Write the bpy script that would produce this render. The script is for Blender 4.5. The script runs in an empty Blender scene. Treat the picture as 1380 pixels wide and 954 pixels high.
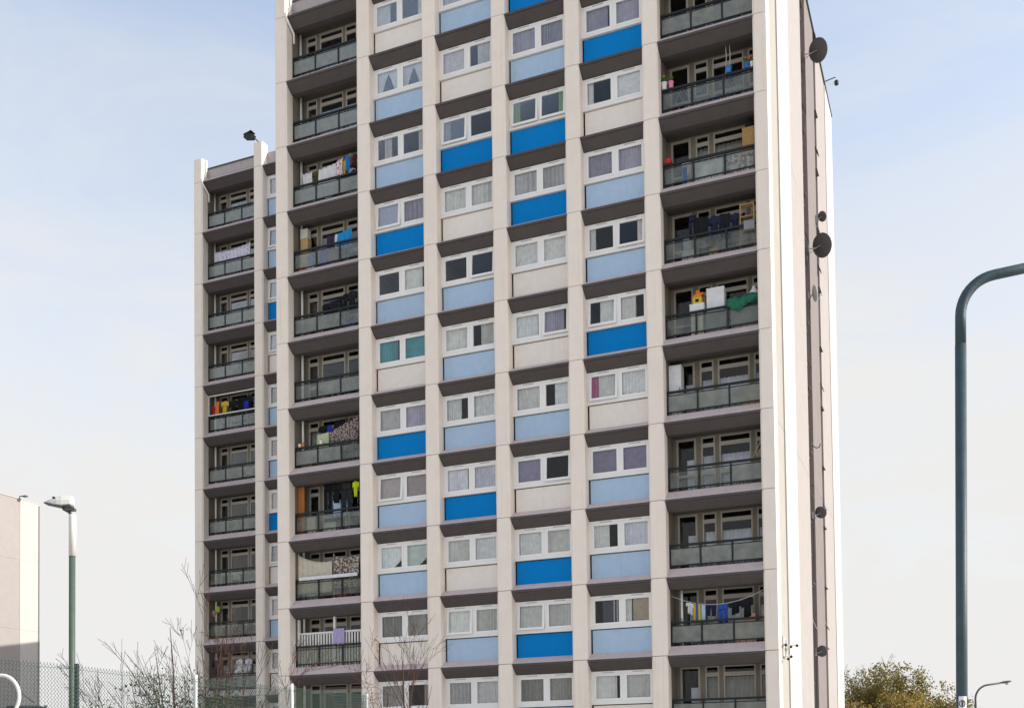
import bpy, bmesh, math, random
from mathutils import Matrix, Vector
R = math.radians
random.seed(7)
scene = bpy.context.scene
C = scene.collection

# ------------------------------------------------------------------ camera
cam_d = bpy.data.cameras.new("camera")
cam = bpy.data.objects.new("camera", cam_d); C.objects.link(cam); scene.camera = cam
PITCH, ROLL = 0.03337, -0.0124
fw = Vector((0, math.cos(PITCH), math.sin(PITCH)))
up0 = Vector((0, -math.sin(PITCH), math.cos(PITCH)))
rt = Vector((1, 0, 0)) * math.cos(ROLL) + up0 * math.sin(ROLL)
up = Vector((1, 0, 0)) * -math.sin(ROLL) + up0 * math.cos(ROLL)
M = Matrix.Identity(4)
for i in range(3):
    M[i][0], M[i][1], M[i][2] = rt[i], up[i], -fw[i]
M[2][3] = 1.6
cam.matrix_world = M
cam_d.sensor_width = 36; cam_d.sensor_fit = 'HORIZONTAL'
cam_d.lens = 36 * 1451.08 / 1380
cam_d.shift_x = 0; cam_d.shift_y = (984.43 - 477) / 1380
cam_d.clip_start = .1; cam_d.clip_end = 6000

# ------------------------------------------------------------------ light
SUN_EL, SUN_AZ = 26, -10          # elevation; degrees from the +X axis towards +Y
SKY_STRENGTH, SUN_STRENGTH, EXPOSURE = .15, 2.4, 1.12
sv = Vector((math.cos(R(SUN_EL)) * math.cos(R(SUN_AZ)), math.cos(R(SUN_EL)) * math.sin(R(SUN_AZ)), math.sin(R(SUN_EL))))
sd = bpy.data.lights.new("sun", 'SUN'); sd.energy = SUN_STRENGTH; sd.angle = R(.6); sd.color = (1, .95, .87)
sun = bpy.data.objects.new("sun", sd); C.objects.link(sun)
sun.rotation_euler = sv.to_track_quat('Z', 'Y').to_euler(); sun.location = (60, 0, 60)
w = bpy.data.worlds.new("World"); scene.world = w; w.use_nodes = True
nt = w.node_tree; N = nt.nodes; L = nt.links; N.clear()
out = N.new('ShaderNodeOutputWorld'); bg = N.new('ShaderNodeBackground'); sky = N.new('ShaderNodeTexSky')
sky.sky_type = 'NISHITA'; sky.sun_disc = False
sky.sun_elevation = R(SUN_EL); sky.sun_rotation = R(90 - SUN_AZ)
sky.air_density = 1.0; sky.dust_density = 1.6; sky.ozone_density = 1.0
bg.inputs['Strength'].default_value = SKY_STRENGTH
tc = N.new('ShaderNodeTexCoord')
sep = N.new('ShaderNodeSeparateXYZ'); L.new(tc.outputs['Generated'], sep.inputs[0])
# thin high cloud: denser veil towards the horizon, wispy above
mp = N.new('ShaderNodeMapping'); mp.inputs['Scale'].default_value = (1.1, 1.1, 3.4); mp.inputs['Rotation'].default_value = (R(14), R(24), R(20))
L.new(tc.outputs['Generated'], mp.inputs[0])
no = N.new('ShaderNodeTexNoise'); no.inputs['Scale'].default_value = 2.6; no.inputs['Detail'].default_value = 9; no.inputs['Roughness'].default_value = .6; no.inputs['Distortion'].default_value = .5
L.new(mp.outputs[0], no.inputs['Vector'])
nr = N.new('ShaderNodeMapRange'); nr.inputs[1].default_value = .38; nr.inputs[2].default_value = .72; nr.inputs[3].default_value = 0; nr.inputs[4].default_value = .34
L.new(no.outputs['Fac'], nr.inputs[0])
hz = N.new('ShaderNodeMapRange'); hz.interpolation_type = 'SMOOTHSTEP'; hz.inputs[1].default_value = .08; hz.inputs[2].default_value = .70; hz.inputs[3].default_value = .98; hz.inputs[4].default_value = .20
L.new(sep.outputs['Z'], hz.inputs[0])
ad = N.new('ShaderNodeMath'); ad.operation = 'ADD'; ad.use_clamp = True
L.new(nr.outputs[0], ad.inputs[0]); L.new(hz.outputs[0], ad.inputs[1])
mx = N.new('ShaderNodeMix'); mx.data_type = 'RGBA'
L.new(ad.outputs[0], mx.inputs[0]); L.new(sky.outputs[0], mx.inputs[6])
mx.inputs[7].default_value = (2.64, 2.62, 2.58, 1)
L.new(mx.outputs[2], bg.inputs['Color']); L.new(bg.outputs[0], out.inputs[0])
vs = scene.view_settings
vs.view_transform = 'Standard'; vs.look = 'None'; vs.gamma = 1; vs.exposure = EXPOSURE; vs.use_curve_mapping = False

# ------------------------------------------------------------------ materials
MATS = {}
def mat(name, col, rough=.75, var=.08, scale=3.0, bump=0., metallic=0., fine=0., spec=.3, streak=None, transl=0.):
    if name in MATS: return MATS[name]
    m = bpy.data.materials.new(name); m.use_nodes = True
    n = m.node_tree.nodes; l = m.node_tree.links
    b = n['Principled BSDF']; b.inputs['Roughness'].default_value = rough; b.inputs['Metallic'].default_value = metallic
    b.inputs['Specular IOR Level'].default_value = spec
    co = n.new('ShaderNodeTexCoord')
    last = None
    if var > 0:
        oi = n.new('ShaderNodeObjectInfo')
        av = n.new('ShaderNodeVectorMath'); av.operation = 'ADD'
        sc = n.new('ShaderNodeVectorMath'); sc.operation = 'SCALE'; sc.inputs[0].default_value = (37, 53, 29)
        l.new(oi.outputs['Random'], sc.inputs['Scale'])
        l.new(co.outputs['Object'], av.inputs[0]); l.new(sc.outputs[0], av.inputs[1])
        t = n.new('ShaderNodeTexNoise'); t.inputs['Scale'].default_value = scale; t.inputs['Detail'].default_value = 7; t.inputs['Roughness'].default_value = .62
        l.new(av.outputs[0], t.inputs['Vector'])
        mr = n.new('ShaderNodeMapRange'); mr.inputs[1].default_value = .25; mr.inputs[2].default_value = .75; mr.inputs[3].default_value = 1 - var; mr.inputs[4].default_value = 1 + var
        l.new(t.outputs['Fac'], mr.inputs[0])
        # a little tone change from piece to piece
        pr_ = n.new('ShaderNodeMapRange'); pr_.inputs[3].default_value = 1 - var * .45; pr_.inputs[4].default_value = 1 + var * .45
        l.new(oi.outputs['Random'], pr_.inputs[0])
        mu = n.new('ShaderNodeMath'); mu.operation = 'MULTIPLY'; l.new(mr.outputs[0], mu.inputs[0]); l.new(pr_.outputs[0], mu.inputs[1])
        vm = n.new('ShaderNodeVectorMath'); vm.operation = 'SCALE'; vm.inputs[0].default_value = col[:3]
        l.new(mu.outputs[0], vm.inputs['Scale']); last = vm.outputs[0]
        if streak:
            ms = n.new('ShaderNodeMapping'); ms.inputs['Scale'].default_value = (9, 9, .35); l.new(av.outputs[0], ms.inputs[0])
            ts = n.new('ShaderNodeTexNoise'); ts.inputs['Scale'].default_value = 1.0; ts.inputs['Detail'].default_value = 5
            l.new(ms.outputs[0], ts.inputs['Vector'])
            rs = n.new('ShaderNodeMapRange'); rs.inputs[1].default_value = .58; rs.inputs[2].default_value = .8; rs.inputs[3].default_value = 0; rs.inputs[4].default_value = streak[3]
            l.new(ts.outputs['Fac'], rs.inputs[0])
            mm = n.new('ShaderNodeMix'); mm.data_type = 'RGBA'; l.new(rs.outputs[0], mm.inputs[0]); l.new(last, mm.inputs[6]); mm.inputs[7].default_value = (*streak[:3], 1)
            last = mm.outputs[2]
        l.new(last, b.inputs['Base Color'])
    else:
        b.inputs['Base Color'].default_value = (*col[:3], 1)
    if bump > 0:
        bt = n.new('ShaderNodeTexNoise'); bt.inputs['Scale'].default_value = fine or 60; bt.inputs['Detail'].default_value = 4
        l.new(co.outputs['Object'], bt.inputs['Vector'])
        bp = n.new('ShaderNodeBump'); bp.inputs['Strength'].default_value = bump; bp.inputs['Distance'].default_value = .01
        l.new(bt.outputs['Fac'], bp.inputs['Height']); l.new(bp.outputs[0], b.inputs['Normal'])
    if transl > 0:
        o = n['Material Output']; tb = n.new('ShaderNodeBsdfTranslucent'); ms2 = n.new('ShaderNodeMixShader'); ms2.inputs[0].default_value = transl
        if last: l.new(last, tb.inputs['Color'])
        else: tb.inputs['Color'].default_value = (*col[:3], 1)
        l.new(b.outputs[0], ms2.inputs[1]); l.new(tb.outputs[0], ms2.inputs[2]); l.new(ms2.outputs[0], o.inputs['Surface'])
    MATS[name] = m
    return m

def glass_mat(name, tint, milky=0., mcol=(.6, .66, .62), rough=.02, gl=1.0):
    m = bpy.data.materials.new(name); m.use_nodes = True
    n = m.node_tree.nodes; l = m.node_tree.links; n.clear()
    o = n.new('ShaderNodeOutputMaterial'); tr = n.new('ShaderNodeBsdfTransparent'); tr.inputs[0].default_value = (*tint, 1)
    g = n.new('ShaderNodeBsdfGlossy'); g.inputs['Roughness'].default_value = rough
    fr = n.new('ShaderNodeFresnel'); fr.inputs[0].default_value = 1.5
    last = tr.outputs[0]
    if milky > 0:
        df = n.new('ShaderNodeBsdfDiffuse'); df.inputs[0].default_value = (*mcol, 1)
        tl = n.new('ShaderNodeBsdfTranslucent'); tl.inputs[0].default_value = (*mcol, 1)
        a = n.new('ShaderNodeMixShader'); a.inputs[0].default_value = .5; l.new(df.outputs[0], a.inputs[1]); l.new(tl.outputs[0], a.inputs[2])
        co = n.new('ShaderNodeTexCoord'); oi = n.new('ShaderNodeObjectInfo'); sc = n.new('ShaderNodeVectorMath'); sc.operation = 'SCALE'; sc.inputs[0].default_value = (31, 17, 23)
        l.new(oi.outputs['Random'], sc.inputs['Scale'])
        av = n.new('ShaderNodeVectorMath'); l.new(co.outputs['Object'], av.inputs[0]); l.new(sc.outputs[0], av.inputs[1])
        t = n.new('ShaderNodeTexNoise'); t.inputs['Scale'].default_value = 2.6; t.inputs['Detail'].default_value = 3; l.new(av.outputs[0], t.inputs['Vector'])
        mr = n.new('ShaderNodeMapRange'); mr.inputs[1].default_value = .3; mr.inputs[2].default_value = .7
        mr.inputs[3].default_value = max(0, milky - .14); mr.inputs[4].default_value = min(1, milky + .12); l.new(t.outputs['Fac'], mr.inputs[0])
        b = n.new('ShaderNodeMixShader'); l.new(mr.outputs[0], b.inputs[0]); l.new(last, b.inputs[1]); l.new(a.outputs[0], b.inputs[2]); last = b.outputs[0]
    mg = n.new('ShaderNodeMath'); mg.operation = 'MULTIPLY'; mg.inputs[1].default_value = gl; l.new(fr.outputs[0], mg.inputs[0])
    f = n.new('ShaderNodeMixShader'); l.new(mg.outputs[0], f.inputs[0]); l.new(last, f.inputs[1]); l.new(g.outputs[0], f.inputs[2]); l.new(f.outputs[0], o.inputs[0])
    MATS[name] = m
    return m

concrete = mat('cream_concrete', (.92, .815, .70), .85, .045, 1.6, .3, fine=90, streak=(.66, .52, .39, .38))
concrete_w = mat('white_concrete', (.52, .495, .455), .85, .05, 1.2, .2, fine=90, streak=(.62, .56, .48, .3))
concrete_d = mat('darker_cream_concrete', (.37, .345, .31), .85, .05, 1.5, .2, fine=90)  # cream tone darker than the white concrete
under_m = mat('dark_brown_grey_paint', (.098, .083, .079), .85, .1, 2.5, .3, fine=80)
joint = mat('joint_sealant', (.16, .14, .12), .9, .1, 5)
pink = mat('pinkish_render', (.36, .328, .313), .9, .05, 1.4, .3, fine=70)
mauve = mat('mauve_wall_paint', (.22, .19, .182), .9, .07, 1.8, .3, fine=70)
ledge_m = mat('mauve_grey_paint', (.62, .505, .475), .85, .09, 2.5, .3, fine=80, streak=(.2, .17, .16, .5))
parapet_m = mat('grey_mauve_render', (.45, .405, .40), .9, .08, 3, .3, fine=70, streak=(.3, .26, .24, .4))
blue_b = mat('bright_blue_panel', (.0, .215, .58), .6, .06, 4, .12, fine=120, spec=.1, streak=(.03, .17, .40, .45))
blue_l = mat('pale_blue_panel', (.43, .57, .73), .6, .06, 4, .15, fine=120, streak=(.3, .4, .53, .3))
cream_p = mat('cream_panel', (.86, .79, .71), .7, .05, 4, .15, fine=120, streak=(.62, .56, .49, .25))
upvc = mat('white_window_plastic', (.90, .875, .84), .4, .03, 3)
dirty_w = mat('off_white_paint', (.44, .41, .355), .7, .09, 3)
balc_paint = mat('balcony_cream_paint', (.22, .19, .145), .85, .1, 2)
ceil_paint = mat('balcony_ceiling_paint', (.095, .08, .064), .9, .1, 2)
black = mat('black_rail_paint', (.014, .018, .018), .45, .2, 6)
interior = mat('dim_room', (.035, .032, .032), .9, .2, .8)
coping = mat('dark_coping', (.09, .10, .10), .7, .1, 4)
glass = glass_mat('window_glass', (.97, .98, .98), gl=.55)
frost = glass_mat('frosted_glass', (.74, .78, .76), .46, (.62, .64, .58), .25, .7)
clear_b = glass_mat('wired_balcony_glass', (.90, .93, .91), .14, (.56, .58, .52), .1, .7)

# ------------------------------------------------------------------ mesh helpers
class MB:
    def __init__(s): s.v = []; s.f = []
    def box(s, x0, x1, y0, y1, z0, z1):
        b = len(s.v)
        s.v += [(x0,y0,z0),(x1,y0,z0),(x1,y1,z0),(x0,y1,z0),(x0,y0,z1),(x1,y0,z1),(x1,y1,z1),(x0,y1,z1)]
        s.f += [tuple(b+i for i in q) for q in ((3,2,1,0),(4,5,6,7),(0,1,5,4),(1,2,6,5),(2,3,7,6),(3,0,4,7))]
        return s
    def prism(s, poly, a, b_, axis='x'):   # extrude a polygon along an axis
        k = len(s.v); n = len(poly)
        for t in (a, b_):
            for (p, q) in poly:
                s.v.append((t,p,q) if axis == 'x' else (p,t,q) if axis == 'y' else (p,q,t))
        s.f.append(tuple(k+i for i in range(n))[::-1]); s.f.append(tuple(k+n+i for i in range(n)))
        for i in range(n):
            j = (i+1) % n; s.f.append((k+i, k+j, k+n+j, k+n+i))
        return s
    def tube(s, pts, rad, sides=8, cap=True):
        pts = [Vector(p) for p in pts]
        if not isinstance(rad, (list, tuple)): rad = [rad]*len(pts)
        rings = []; ref = Vector((.31, .2, .93))
        for i, p in enumerate(pts):
            d = (pts[min(i+1, len(pts)-1)] - pts[max(i-1, 0)])
            if d.length < 1e-9: d = Vector((0,0,1))
            d.normalize()
            if i == 0: a = d.cross(ref if abs(d.dot(ref)) < .95 else Vector((1,0,0))).normalized()
            else:
                a = a - d*a.dot(d)
                a = a.normalized() if a.length > 1e-6 else d.cross(Vector((1,0,0))).normalized()
            b = d.cross(a)
            k = len(s.v)
            for j in range(sides):
                t = 2*math.pi*j/sides; s.v.append(tuple(p + a*(rad[i]*math.cos(t)) + b*(rad[i]*math.sin(t))))
            rings.append(k)
        for a, b in zip(rings, rings[1:]):
            for j in range(sides):
                j2 = (j+1) % sides; s.f.append((a+j, a+j2, b+j2, b+j))
        if cap:
            s.f.append(tuple(rings[0]+j for j in range(sides))[::-1]); s.f.append(tuple(rings[-1]+j for j in range(sides)))
        return s
    def lathe(s, prof, n=16, c=(0,0,0)):
        k = len(s.v)
        for (r, z) in prof:
            for j in range(n):
                t = 2*math.pi*j/n; s.v.append((c[0]+r*math.cos(t), c[1]+r*math.sin(t), c[2]+z))
        for i in range(len(prof)-1):
            for j in range(n):
                j2 = (j+1) % n; s.f.append((k+i*n+j, k+i*n+j2, k+(i+1)*n+j2, k+(i+1)*n+j))
        s.f.append(tuple(k+j for j in range(n))[::-1]); s.f.append(tuple(k+(len(prof)-1)*n+j for j in range(n)))
        return s
    def sheet(s, fn, nu, nv, th=.008):     # closed two-sided cloth; fn(u,v)->xyz, thickness along y
        k = len(s.v); m = (nu+1)*(nv+1)
        for side in (0, 1):
            for j in range(nv+1):
                for i in range(nu+1):
                    x, y, z = fn(i/nu, j/nv); s.v.append((x, y + side*th, z))
        idx = lambda sd, i, j: k + sd*m + j*(nu+1) + i
        for j in range(nv):
            for i in range(nu):
                s.f.append((idx(0,i,j), idx(0,i,j+1), idx(0,i+1,j+1), idx(0,i+1,j)))
                s.f.append((idx(1,i,j), idx(1,i+1,j), idx(1,i+1,j+1), idx(1,i,j+1)))
        for i in range(nu):
            for j in (0, nv): s.f.append((idx(0,i,j), idx(0,i+1,j), idx(1,i+1,j), idx(1,i,j)))
        for j in range(nv):
            for i in (0, nu): s.f.append((idx(0,i,j), idx(1,i,j), idx(1,i,j+1), idx(0,i,j+1)))
        return s
    def mesh(s, name, m, smooth=False):
        me = bpy.data.meshes.new(name); me.from_pydata(s.v, [], s.f)
        bm = bmesh.new(); bm.from_mesh(me); bmesh.ops.recalc_face_normals(bm, faces=bm.faces[:]); bm.to_mesh(me); bm.free()
        me.materials.append(m)
        if smooth: me.polygons.foreach_set('use_smooth', [True]*len(me.polygons))
        me.update(); return me

def ob(name, me, parent=None, loc=(0,0,0), rot=(0,0,0)):
    o = bpy.data.objects.new(name, me); C.objects.link(o); o.parent = parent
    o.location = loc; o.rotation_euler = rot
    return o
def build(name, mb, m, parent=None, loc=(0,0,0), rot=(0,0,0), smooth=False):
    return ob(name, mb.mesh(name, m, smooth), parent, loc, rot)
def tag(o, label, cat, group=None):
    o['label'] = label; o['category'] = cat
    if group: o['group'] = group
    return o
def struct(o, k='structure'): o['kind'] = k; return o

# ------------------------------------------------------------------ ground
gm = mat('ground_paving', (.44, .42, .385), .95, .2, .4, .3, fine=20)
struct(build('ground', MB().box(-2500, 2500, -2500, 2500, -.6, 0), gm))
pm = mat('pavement_slabs', (.42, .405, .38), .9, .15, 1.0, .3, fine=30)
YAW = .40069
TO = Vector((-9.23867, 42.44991, 0))
TM = Matrix.Translation(TO) @ Matrix.Rotation(-YAW, 4, 'Z')
o = build('pavement', MB().box(-14, 26, -9, -.7, .0, .12), pm); o.matrix_world = TM; struct(o)

def place(o, x, y, z, rz=0.):      # put a thing at a spot given in the tower's own axes
    o.matrix_world = TM @ Matrix.Translation((x, y, z)) @ Matrix.Rotation(rz, 4, 'Z')
    return o

# ------------------------------------------------------------------ tower block
FH = 2.65; K0 = 5.293
def KZ(k): return K0 + FH*k
PX = [0, 3.795, 6.652, 9.509, 12.366, 15.223, 19.026]
PW = .56
XE = 19.49
DR = 8.443
RPX = [-11.0, -7.27, -4.413]
tower = ob('tower_block', None); tower.matrix_world = TM
tag(tower, 'tall cream concrete tower block with blue panels, corner balconies and white windows', 'building')

def pillar_profile(wd, left=True):
    return [(0, .44), (0, .055), (.06, 0), (wd-.07, 0), (wd, .055), (wd, .44)]
pan = MB().prism(pillar_profile(PW), 0, FH-.02, 'z').mesh('pillar_panel', concrete)
pan_g = MB().prism([(0,.44),(0,.055),(.06,0),(.455,0),(.455,.44)], 0, FH-.02, 'z').mesh('pillar_panel', concrete)
def pillar(x, y0, top, me, wd, depth=3.2):
    for k in range(-2, 10):
        ob('pillar_panel', me, tower, (x, y0, KZ(k)+.01))
    zt = KZ(10)+.01
    build('pillar_panel', MB().prism([(p, q) for p, q in (pillar_profile(wd) if wd == PW else [(0,.44),(0,.055),(.06,0),(.455,0),(.455,.44)])], 0, top-zt, 'z'), concrete, tower, (x, y0, zt))
    build('pillar_joint', MB().box(x+.012, x+wd-.012, y0+.07, y0+.43, .0, top-.05), joint, tower)
    build('party_wall', MB().box(x+.003, x+(wd-.003 if wd == PW else .10), y0+.445, y0+depth, 0, KZ(10)+.2), balc_paint, tower)
for i, x in enumerate(PX):
    g = i == 6
    pillar(x, 0, 33.05, pan_g if g else pan, .455 if g else PW)
for x in RPX[:2]: pillar(x, DR, 33.02, pan, PW)

def nose(x0, x1, y0, k, balcony):
    h = .35 if balcony else .235; d = .43 if balcony else .40
    # upper sill face, small fascia, undercut
    p = [(y0+.015, 0), (y0+.012, -.085), (y0+.055, -.088), (y0+.055, -.112), (y0+.04, -.118), (y0+.36, -.37), (y0+.62, -.37), (y0+.62, h), (y0+d, h)]
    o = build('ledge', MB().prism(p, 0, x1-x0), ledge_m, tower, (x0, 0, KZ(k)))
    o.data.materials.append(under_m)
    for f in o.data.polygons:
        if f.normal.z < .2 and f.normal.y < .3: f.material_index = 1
    return o

# ---- windows
WB = 2.857 - PW
ZF0, ZF1 = 1.135, 2.262      # frame bottom and top above the ledge
def win_meshes(wd):
    f = MB(); a = .105
    f.box(0, wd, .40, .47, ZF0, ZF0+a); f.box(0, wd, .40, .47, ZF1-a, ZF1)
    f.box(0, a, .40, .47, ZF0+a, ZF1-a); f.box(wd-a, wd, .40, .47, ZF0+a, ZF1-a)
    c = wd/2 + .02
    f.box(c-.055, c+.055, .40, .47, ZF0+a, ZF1-a)
    fm = f.mesh('window', upvc)
    s0, s1 = a-.01, c-.045; t0, t1 = c+.045, wd-a+.01
    def sash(w_):
        m = MB(); b = .078; h = ZF1-ZF0-2*a+.02
        m.box(0, w_, .0, .05, -h, -h+b); m.box(0, w_, 0, .05, -b, 0); m.box(0, b, 0, .05, -h+b, -b); m.box(w_-b, w_, 0, .05, -h+b, -b)
        return m.mesh('sash', upvc)
    def pane(w_):
        b = .078; h = ZF1-ZF0-2*a+.02
        return MB().box(b-.01, w_-b+.01, .02, .027, -h+b-.01, -b+.01).mesh('pane', glass)
    return fm, [(s0, sash(s1-s0), pane(s1-s0), s1-s0), (t0, sash(t1-t0), pane(t1-t0), t1-t0)], ZF1-a+.01
WIN = win_meshes(WB)
vent_me = MB().box(0, .42, 0, .02, 0, .022).mesh('vent', mat('vent_grey', (.45, .45, .45), .6, 0))
sill_me = MB().box(0, WB, .33, .47, 1.095, 1.132).mesh('sill', upvc)
CURT = {}
def cmat(col, tr=.25):
    col = tuple(min(.95, c) for c in col); key = 'curtain_%02d_%02d_%02d' % tuple(int(c*99) for c in col)
    return mat(key, col, .9, .16, 5, transl=tr)
NETS = {'n': (.90,.89,.85), 'w': (.95,.94,.90), 'g': (.68,.66,.66), 'p': (.52,.48,.58), 'k': (.80,.72,.71), 'l': (.80,.79,.88), 't': (.14,.50,.57),
        'G': (.36,.50,.16), 'P': (.80,.22,.44), 'b': (.50,.42,.41), 'v': (.30,.265,.37), 'm': (.80,.90,.85), 'T': (.55,.45,.34), 'd': (.44,.42,.38), 'N': (.07,.07,.10)}
def curtain(kind, colkey, w_, h, seed):
    rnd = random.Random(seed); m = MB(); ph = rnd.random()*6; fr = rnd.uniform(9, 13)
    amp = rnd.uniform(.014, .030)
    def fold(x, v): return amp*(math.sin(fr*2*math.pi*x/w_*.8+ph+.35*math.sin(3*v)) + .5*math.sin(fr*2.7*x/w_*2+ph*2))
    def add(x0, x1, fl=lambda u, v: 1, n=26, top=1, bot=0):
        def fn(u, v):
            x = x0 + (x1-x0)*u
            if callable(bot): zb = bot(u)
            else: zb = bot
            z = h*(top - (top-zb)*v)
            x2 = x0 + (x - x0)*fl(u, v) if fl else x
            return (x2, .06 + fold(x, v), z - h)
        m.sheet(fn, n, 8, .004)
    if kind == 'full':
        if rnd.random() < .3: add(0, w_*rnd.uniform(.80, .95))
        elif rnd.random() < .25: add(0, w_, bot=lambda u: .06+.05*math.sin(u*3+ph))
        else: add(0, w_)
    elif kind == 'short': add(0, w_, bot=lambda u: .12+.03*math.sin(u*22))
    elif kind == 'gapR': add(0, w_*rnd.uniform(.6, .72))
    elif kind == 'gapL': add(w_*rnd.uniform(.28, .4), w_)
    elif kind == 'left': add(0, w_*.27, n=10)
    elif kind == 'right': add(w_*.72, w_, n=10)
    elif kind == 'mid': add(w_*.3, w_*.62, n=12)
    elif kind == 'tie':
        add(0, w_*.52, lambda u, v: 1-.72*max(0, v-.15)**.8)
        x1 = w_
        def fn(u, v):
            x = w_*.5 + w_*.5*u; s_ = 1-.72*max(0, v-.15)**.8
            return (x1-(x1-x)*s_, .06+fold(x, v), -h*v)
        m.sheet(fn, 16, 8, .004)
    elif kind == 'drape': add(0, w_, bot=lambda u: .0+.9*max(0, u-.45)*(1 if colkey == 'm' else .7))
    elif kind == 'blind':
        m.box(0, w_, .05, .056, -h, 0)
        for i in range(1, 9): m.box(0, w_, .047, .05, -h*i/9-.004, -h*i/9)
    elif kind == 'half': m.box(w_*.32, w_, .05, .056, -h, 0)
    tone = (.84, .95, 1.06, 1.14)[rnd.randrange(4)]
    return m.mesh('curtain', cmat(tuple(c*tone for c in NETS[colkey]), .05 if kind in ('blind', 'half') else .12), smooth=False)

def window(x, k, y0, spec, opens='', only=None):
    wdo = ob('window', WIN[0], tower, (x, y0, KZ(k)))
    ob('sill', sill_me, wdo)
    hh = ZF1-ZF0-.19
    for side, (sx, sm, pmesh, w_) in enumerate(WIN[1]):
        op = 'LR'[side] in opens
        rot = (R(-4) if op else 0, 0, 0)
        yo = .385 if not op else .375
        ob('sash', sm, wdo, (sx, yo, WIN[2]), rot)
        ob('pane', pmesh, wdo, (sx, yo, WIN[2]), rot)
        ob('vent', vent_me, wdo, (sx+w_/2-.21, .385, ZF1-.062))
        for piece in (spec[side].split('+') if spec[side] else []):
            kd, ck = piece.split(':')
            me = curtain(kd, ck, w_-.04, hh, int(x*131)+k*977+side*31+len(kd)*7)
            ob('curtain', me, wdo, (sx+.02, .42, WIN[2]-.01))
SPM = {'B': blue_b, 'L': blue_l, 'C': cream_p}
SPMESH = {c: MB().box(.065, WB, .415, .455, .236, 1.062).mesh('spandrel_panel', m) for c, m in SPM.items()}
SPBACK = MB().box(.004, WB-.004, .456, .50, .24, 1.09).mesh('spandrel_backing', mat('black_gap_shade', (.012, .012, .012), .9, 0))  # black backing puts the shadow under sills and in panel gaps into colour
# spandrel colours from the first storey above the ledge line upwards; windows likewise
BAYS = [
 dict(sp='LCLLBCLBLLC', win=[('full:d','right:d'),('full:d','full:d'),('drape:m','drape:m'),('blind:b','blind:b'),('full:g','full:p'),('full:t','full:t'),('','full:n'),('full:p','full:p'),('mid:k','right:k'),('tie:w','tie:w'),('gapR:n','right:n')], op={2:'L',6:'L'}),
 dict(sp='CLCBLLLCBCL', win=[('full:g','full:g'),('full:n','full:n'),('full:n','full:n'),('full:l','full:l'),('gapR:w','full:w'),('full:n','gapL:n'),('',''),('full:n','full:n'),('left:g',''),('full:k','gapL:g'),('full:n','full:n')], op={7:'L',5:'R',0:'L'}),
 dict(sp='LBBCLCCBBLB', win=[('full:d','full:d'),('full:n','full:n'),('full:n','full:n'),('blind:v',''),('full:w','gapL:n'),('full:n','full:p'),('full:n','full:n'),('full:g','full:g'),('left:G','right:G'),('full:p','full:p'),('full:g','full:g')], op={7:'LR',2:'R',4:'R',0:'L'}),
 dict(sp='CLLLCBLLCBC', win=[('full:n','full:n'),('right:w+half:N','left:w+half:T'),('gapR:n','full:l'),('blind:v','blind:v'),('left:P+gapL:n','short:w'),('gapL:w','gapR:w'),('left:n','right:k'),('full:p','full:p'),('left:w','blind:w'),('full:p','full:p'),('full:p','full:p')], op={3:'L',4:'L',5:'R'}),
]
for bi, bay in enumerate(BAYS):
    x = PX[bi+1] + PW; x1 = PX[bi+2]
    for j in range(11):
        k = j-1
        ob('spandrel_panel', SPMESH[bay['sp'][j]], tower, (x, 0, KZ(k)))
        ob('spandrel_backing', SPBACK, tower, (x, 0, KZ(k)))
        window(x, k, 0, bay['win'][j], bay['op'].get(k, ''))
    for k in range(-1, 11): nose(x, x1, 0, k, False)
    build('parapet_panel', MB().box(x+.003, x1-.003, .41, .6, KZ(10)+.235, 32.65), parapet_m, tower)
    build('base_wall', MB().box(x+.003, x1-.003, .42, .6, 0, KZ(-1)-.372), parapet_m, tower)
# rear wing window bay
xr = RPX[1] + PW
for j, c in enumerate('LCLCBLLCBLL'):
    k = j-1
    ob('spandrel_panel', SPMESH[c], tower, (xr, DR, KZ(k)))
    window(xr, k, DR, ('gapR:k' if j % 3 else 'full:g', 'full:n'), 'L' if k in (2, 6, 7, 8) else '')
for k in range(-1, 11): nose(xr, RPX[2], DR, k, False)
build('parapet_panel', MB().box(xr+.003, -.2, DR+.41, DR+.6, KZ(10)+.235, 32.63), parapet_m, tower)
build('pillar_panel', MB().box(RPX[2], -.01, DR+.02, DR+.6, 0, 32.6), concrete, tower)

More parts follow.
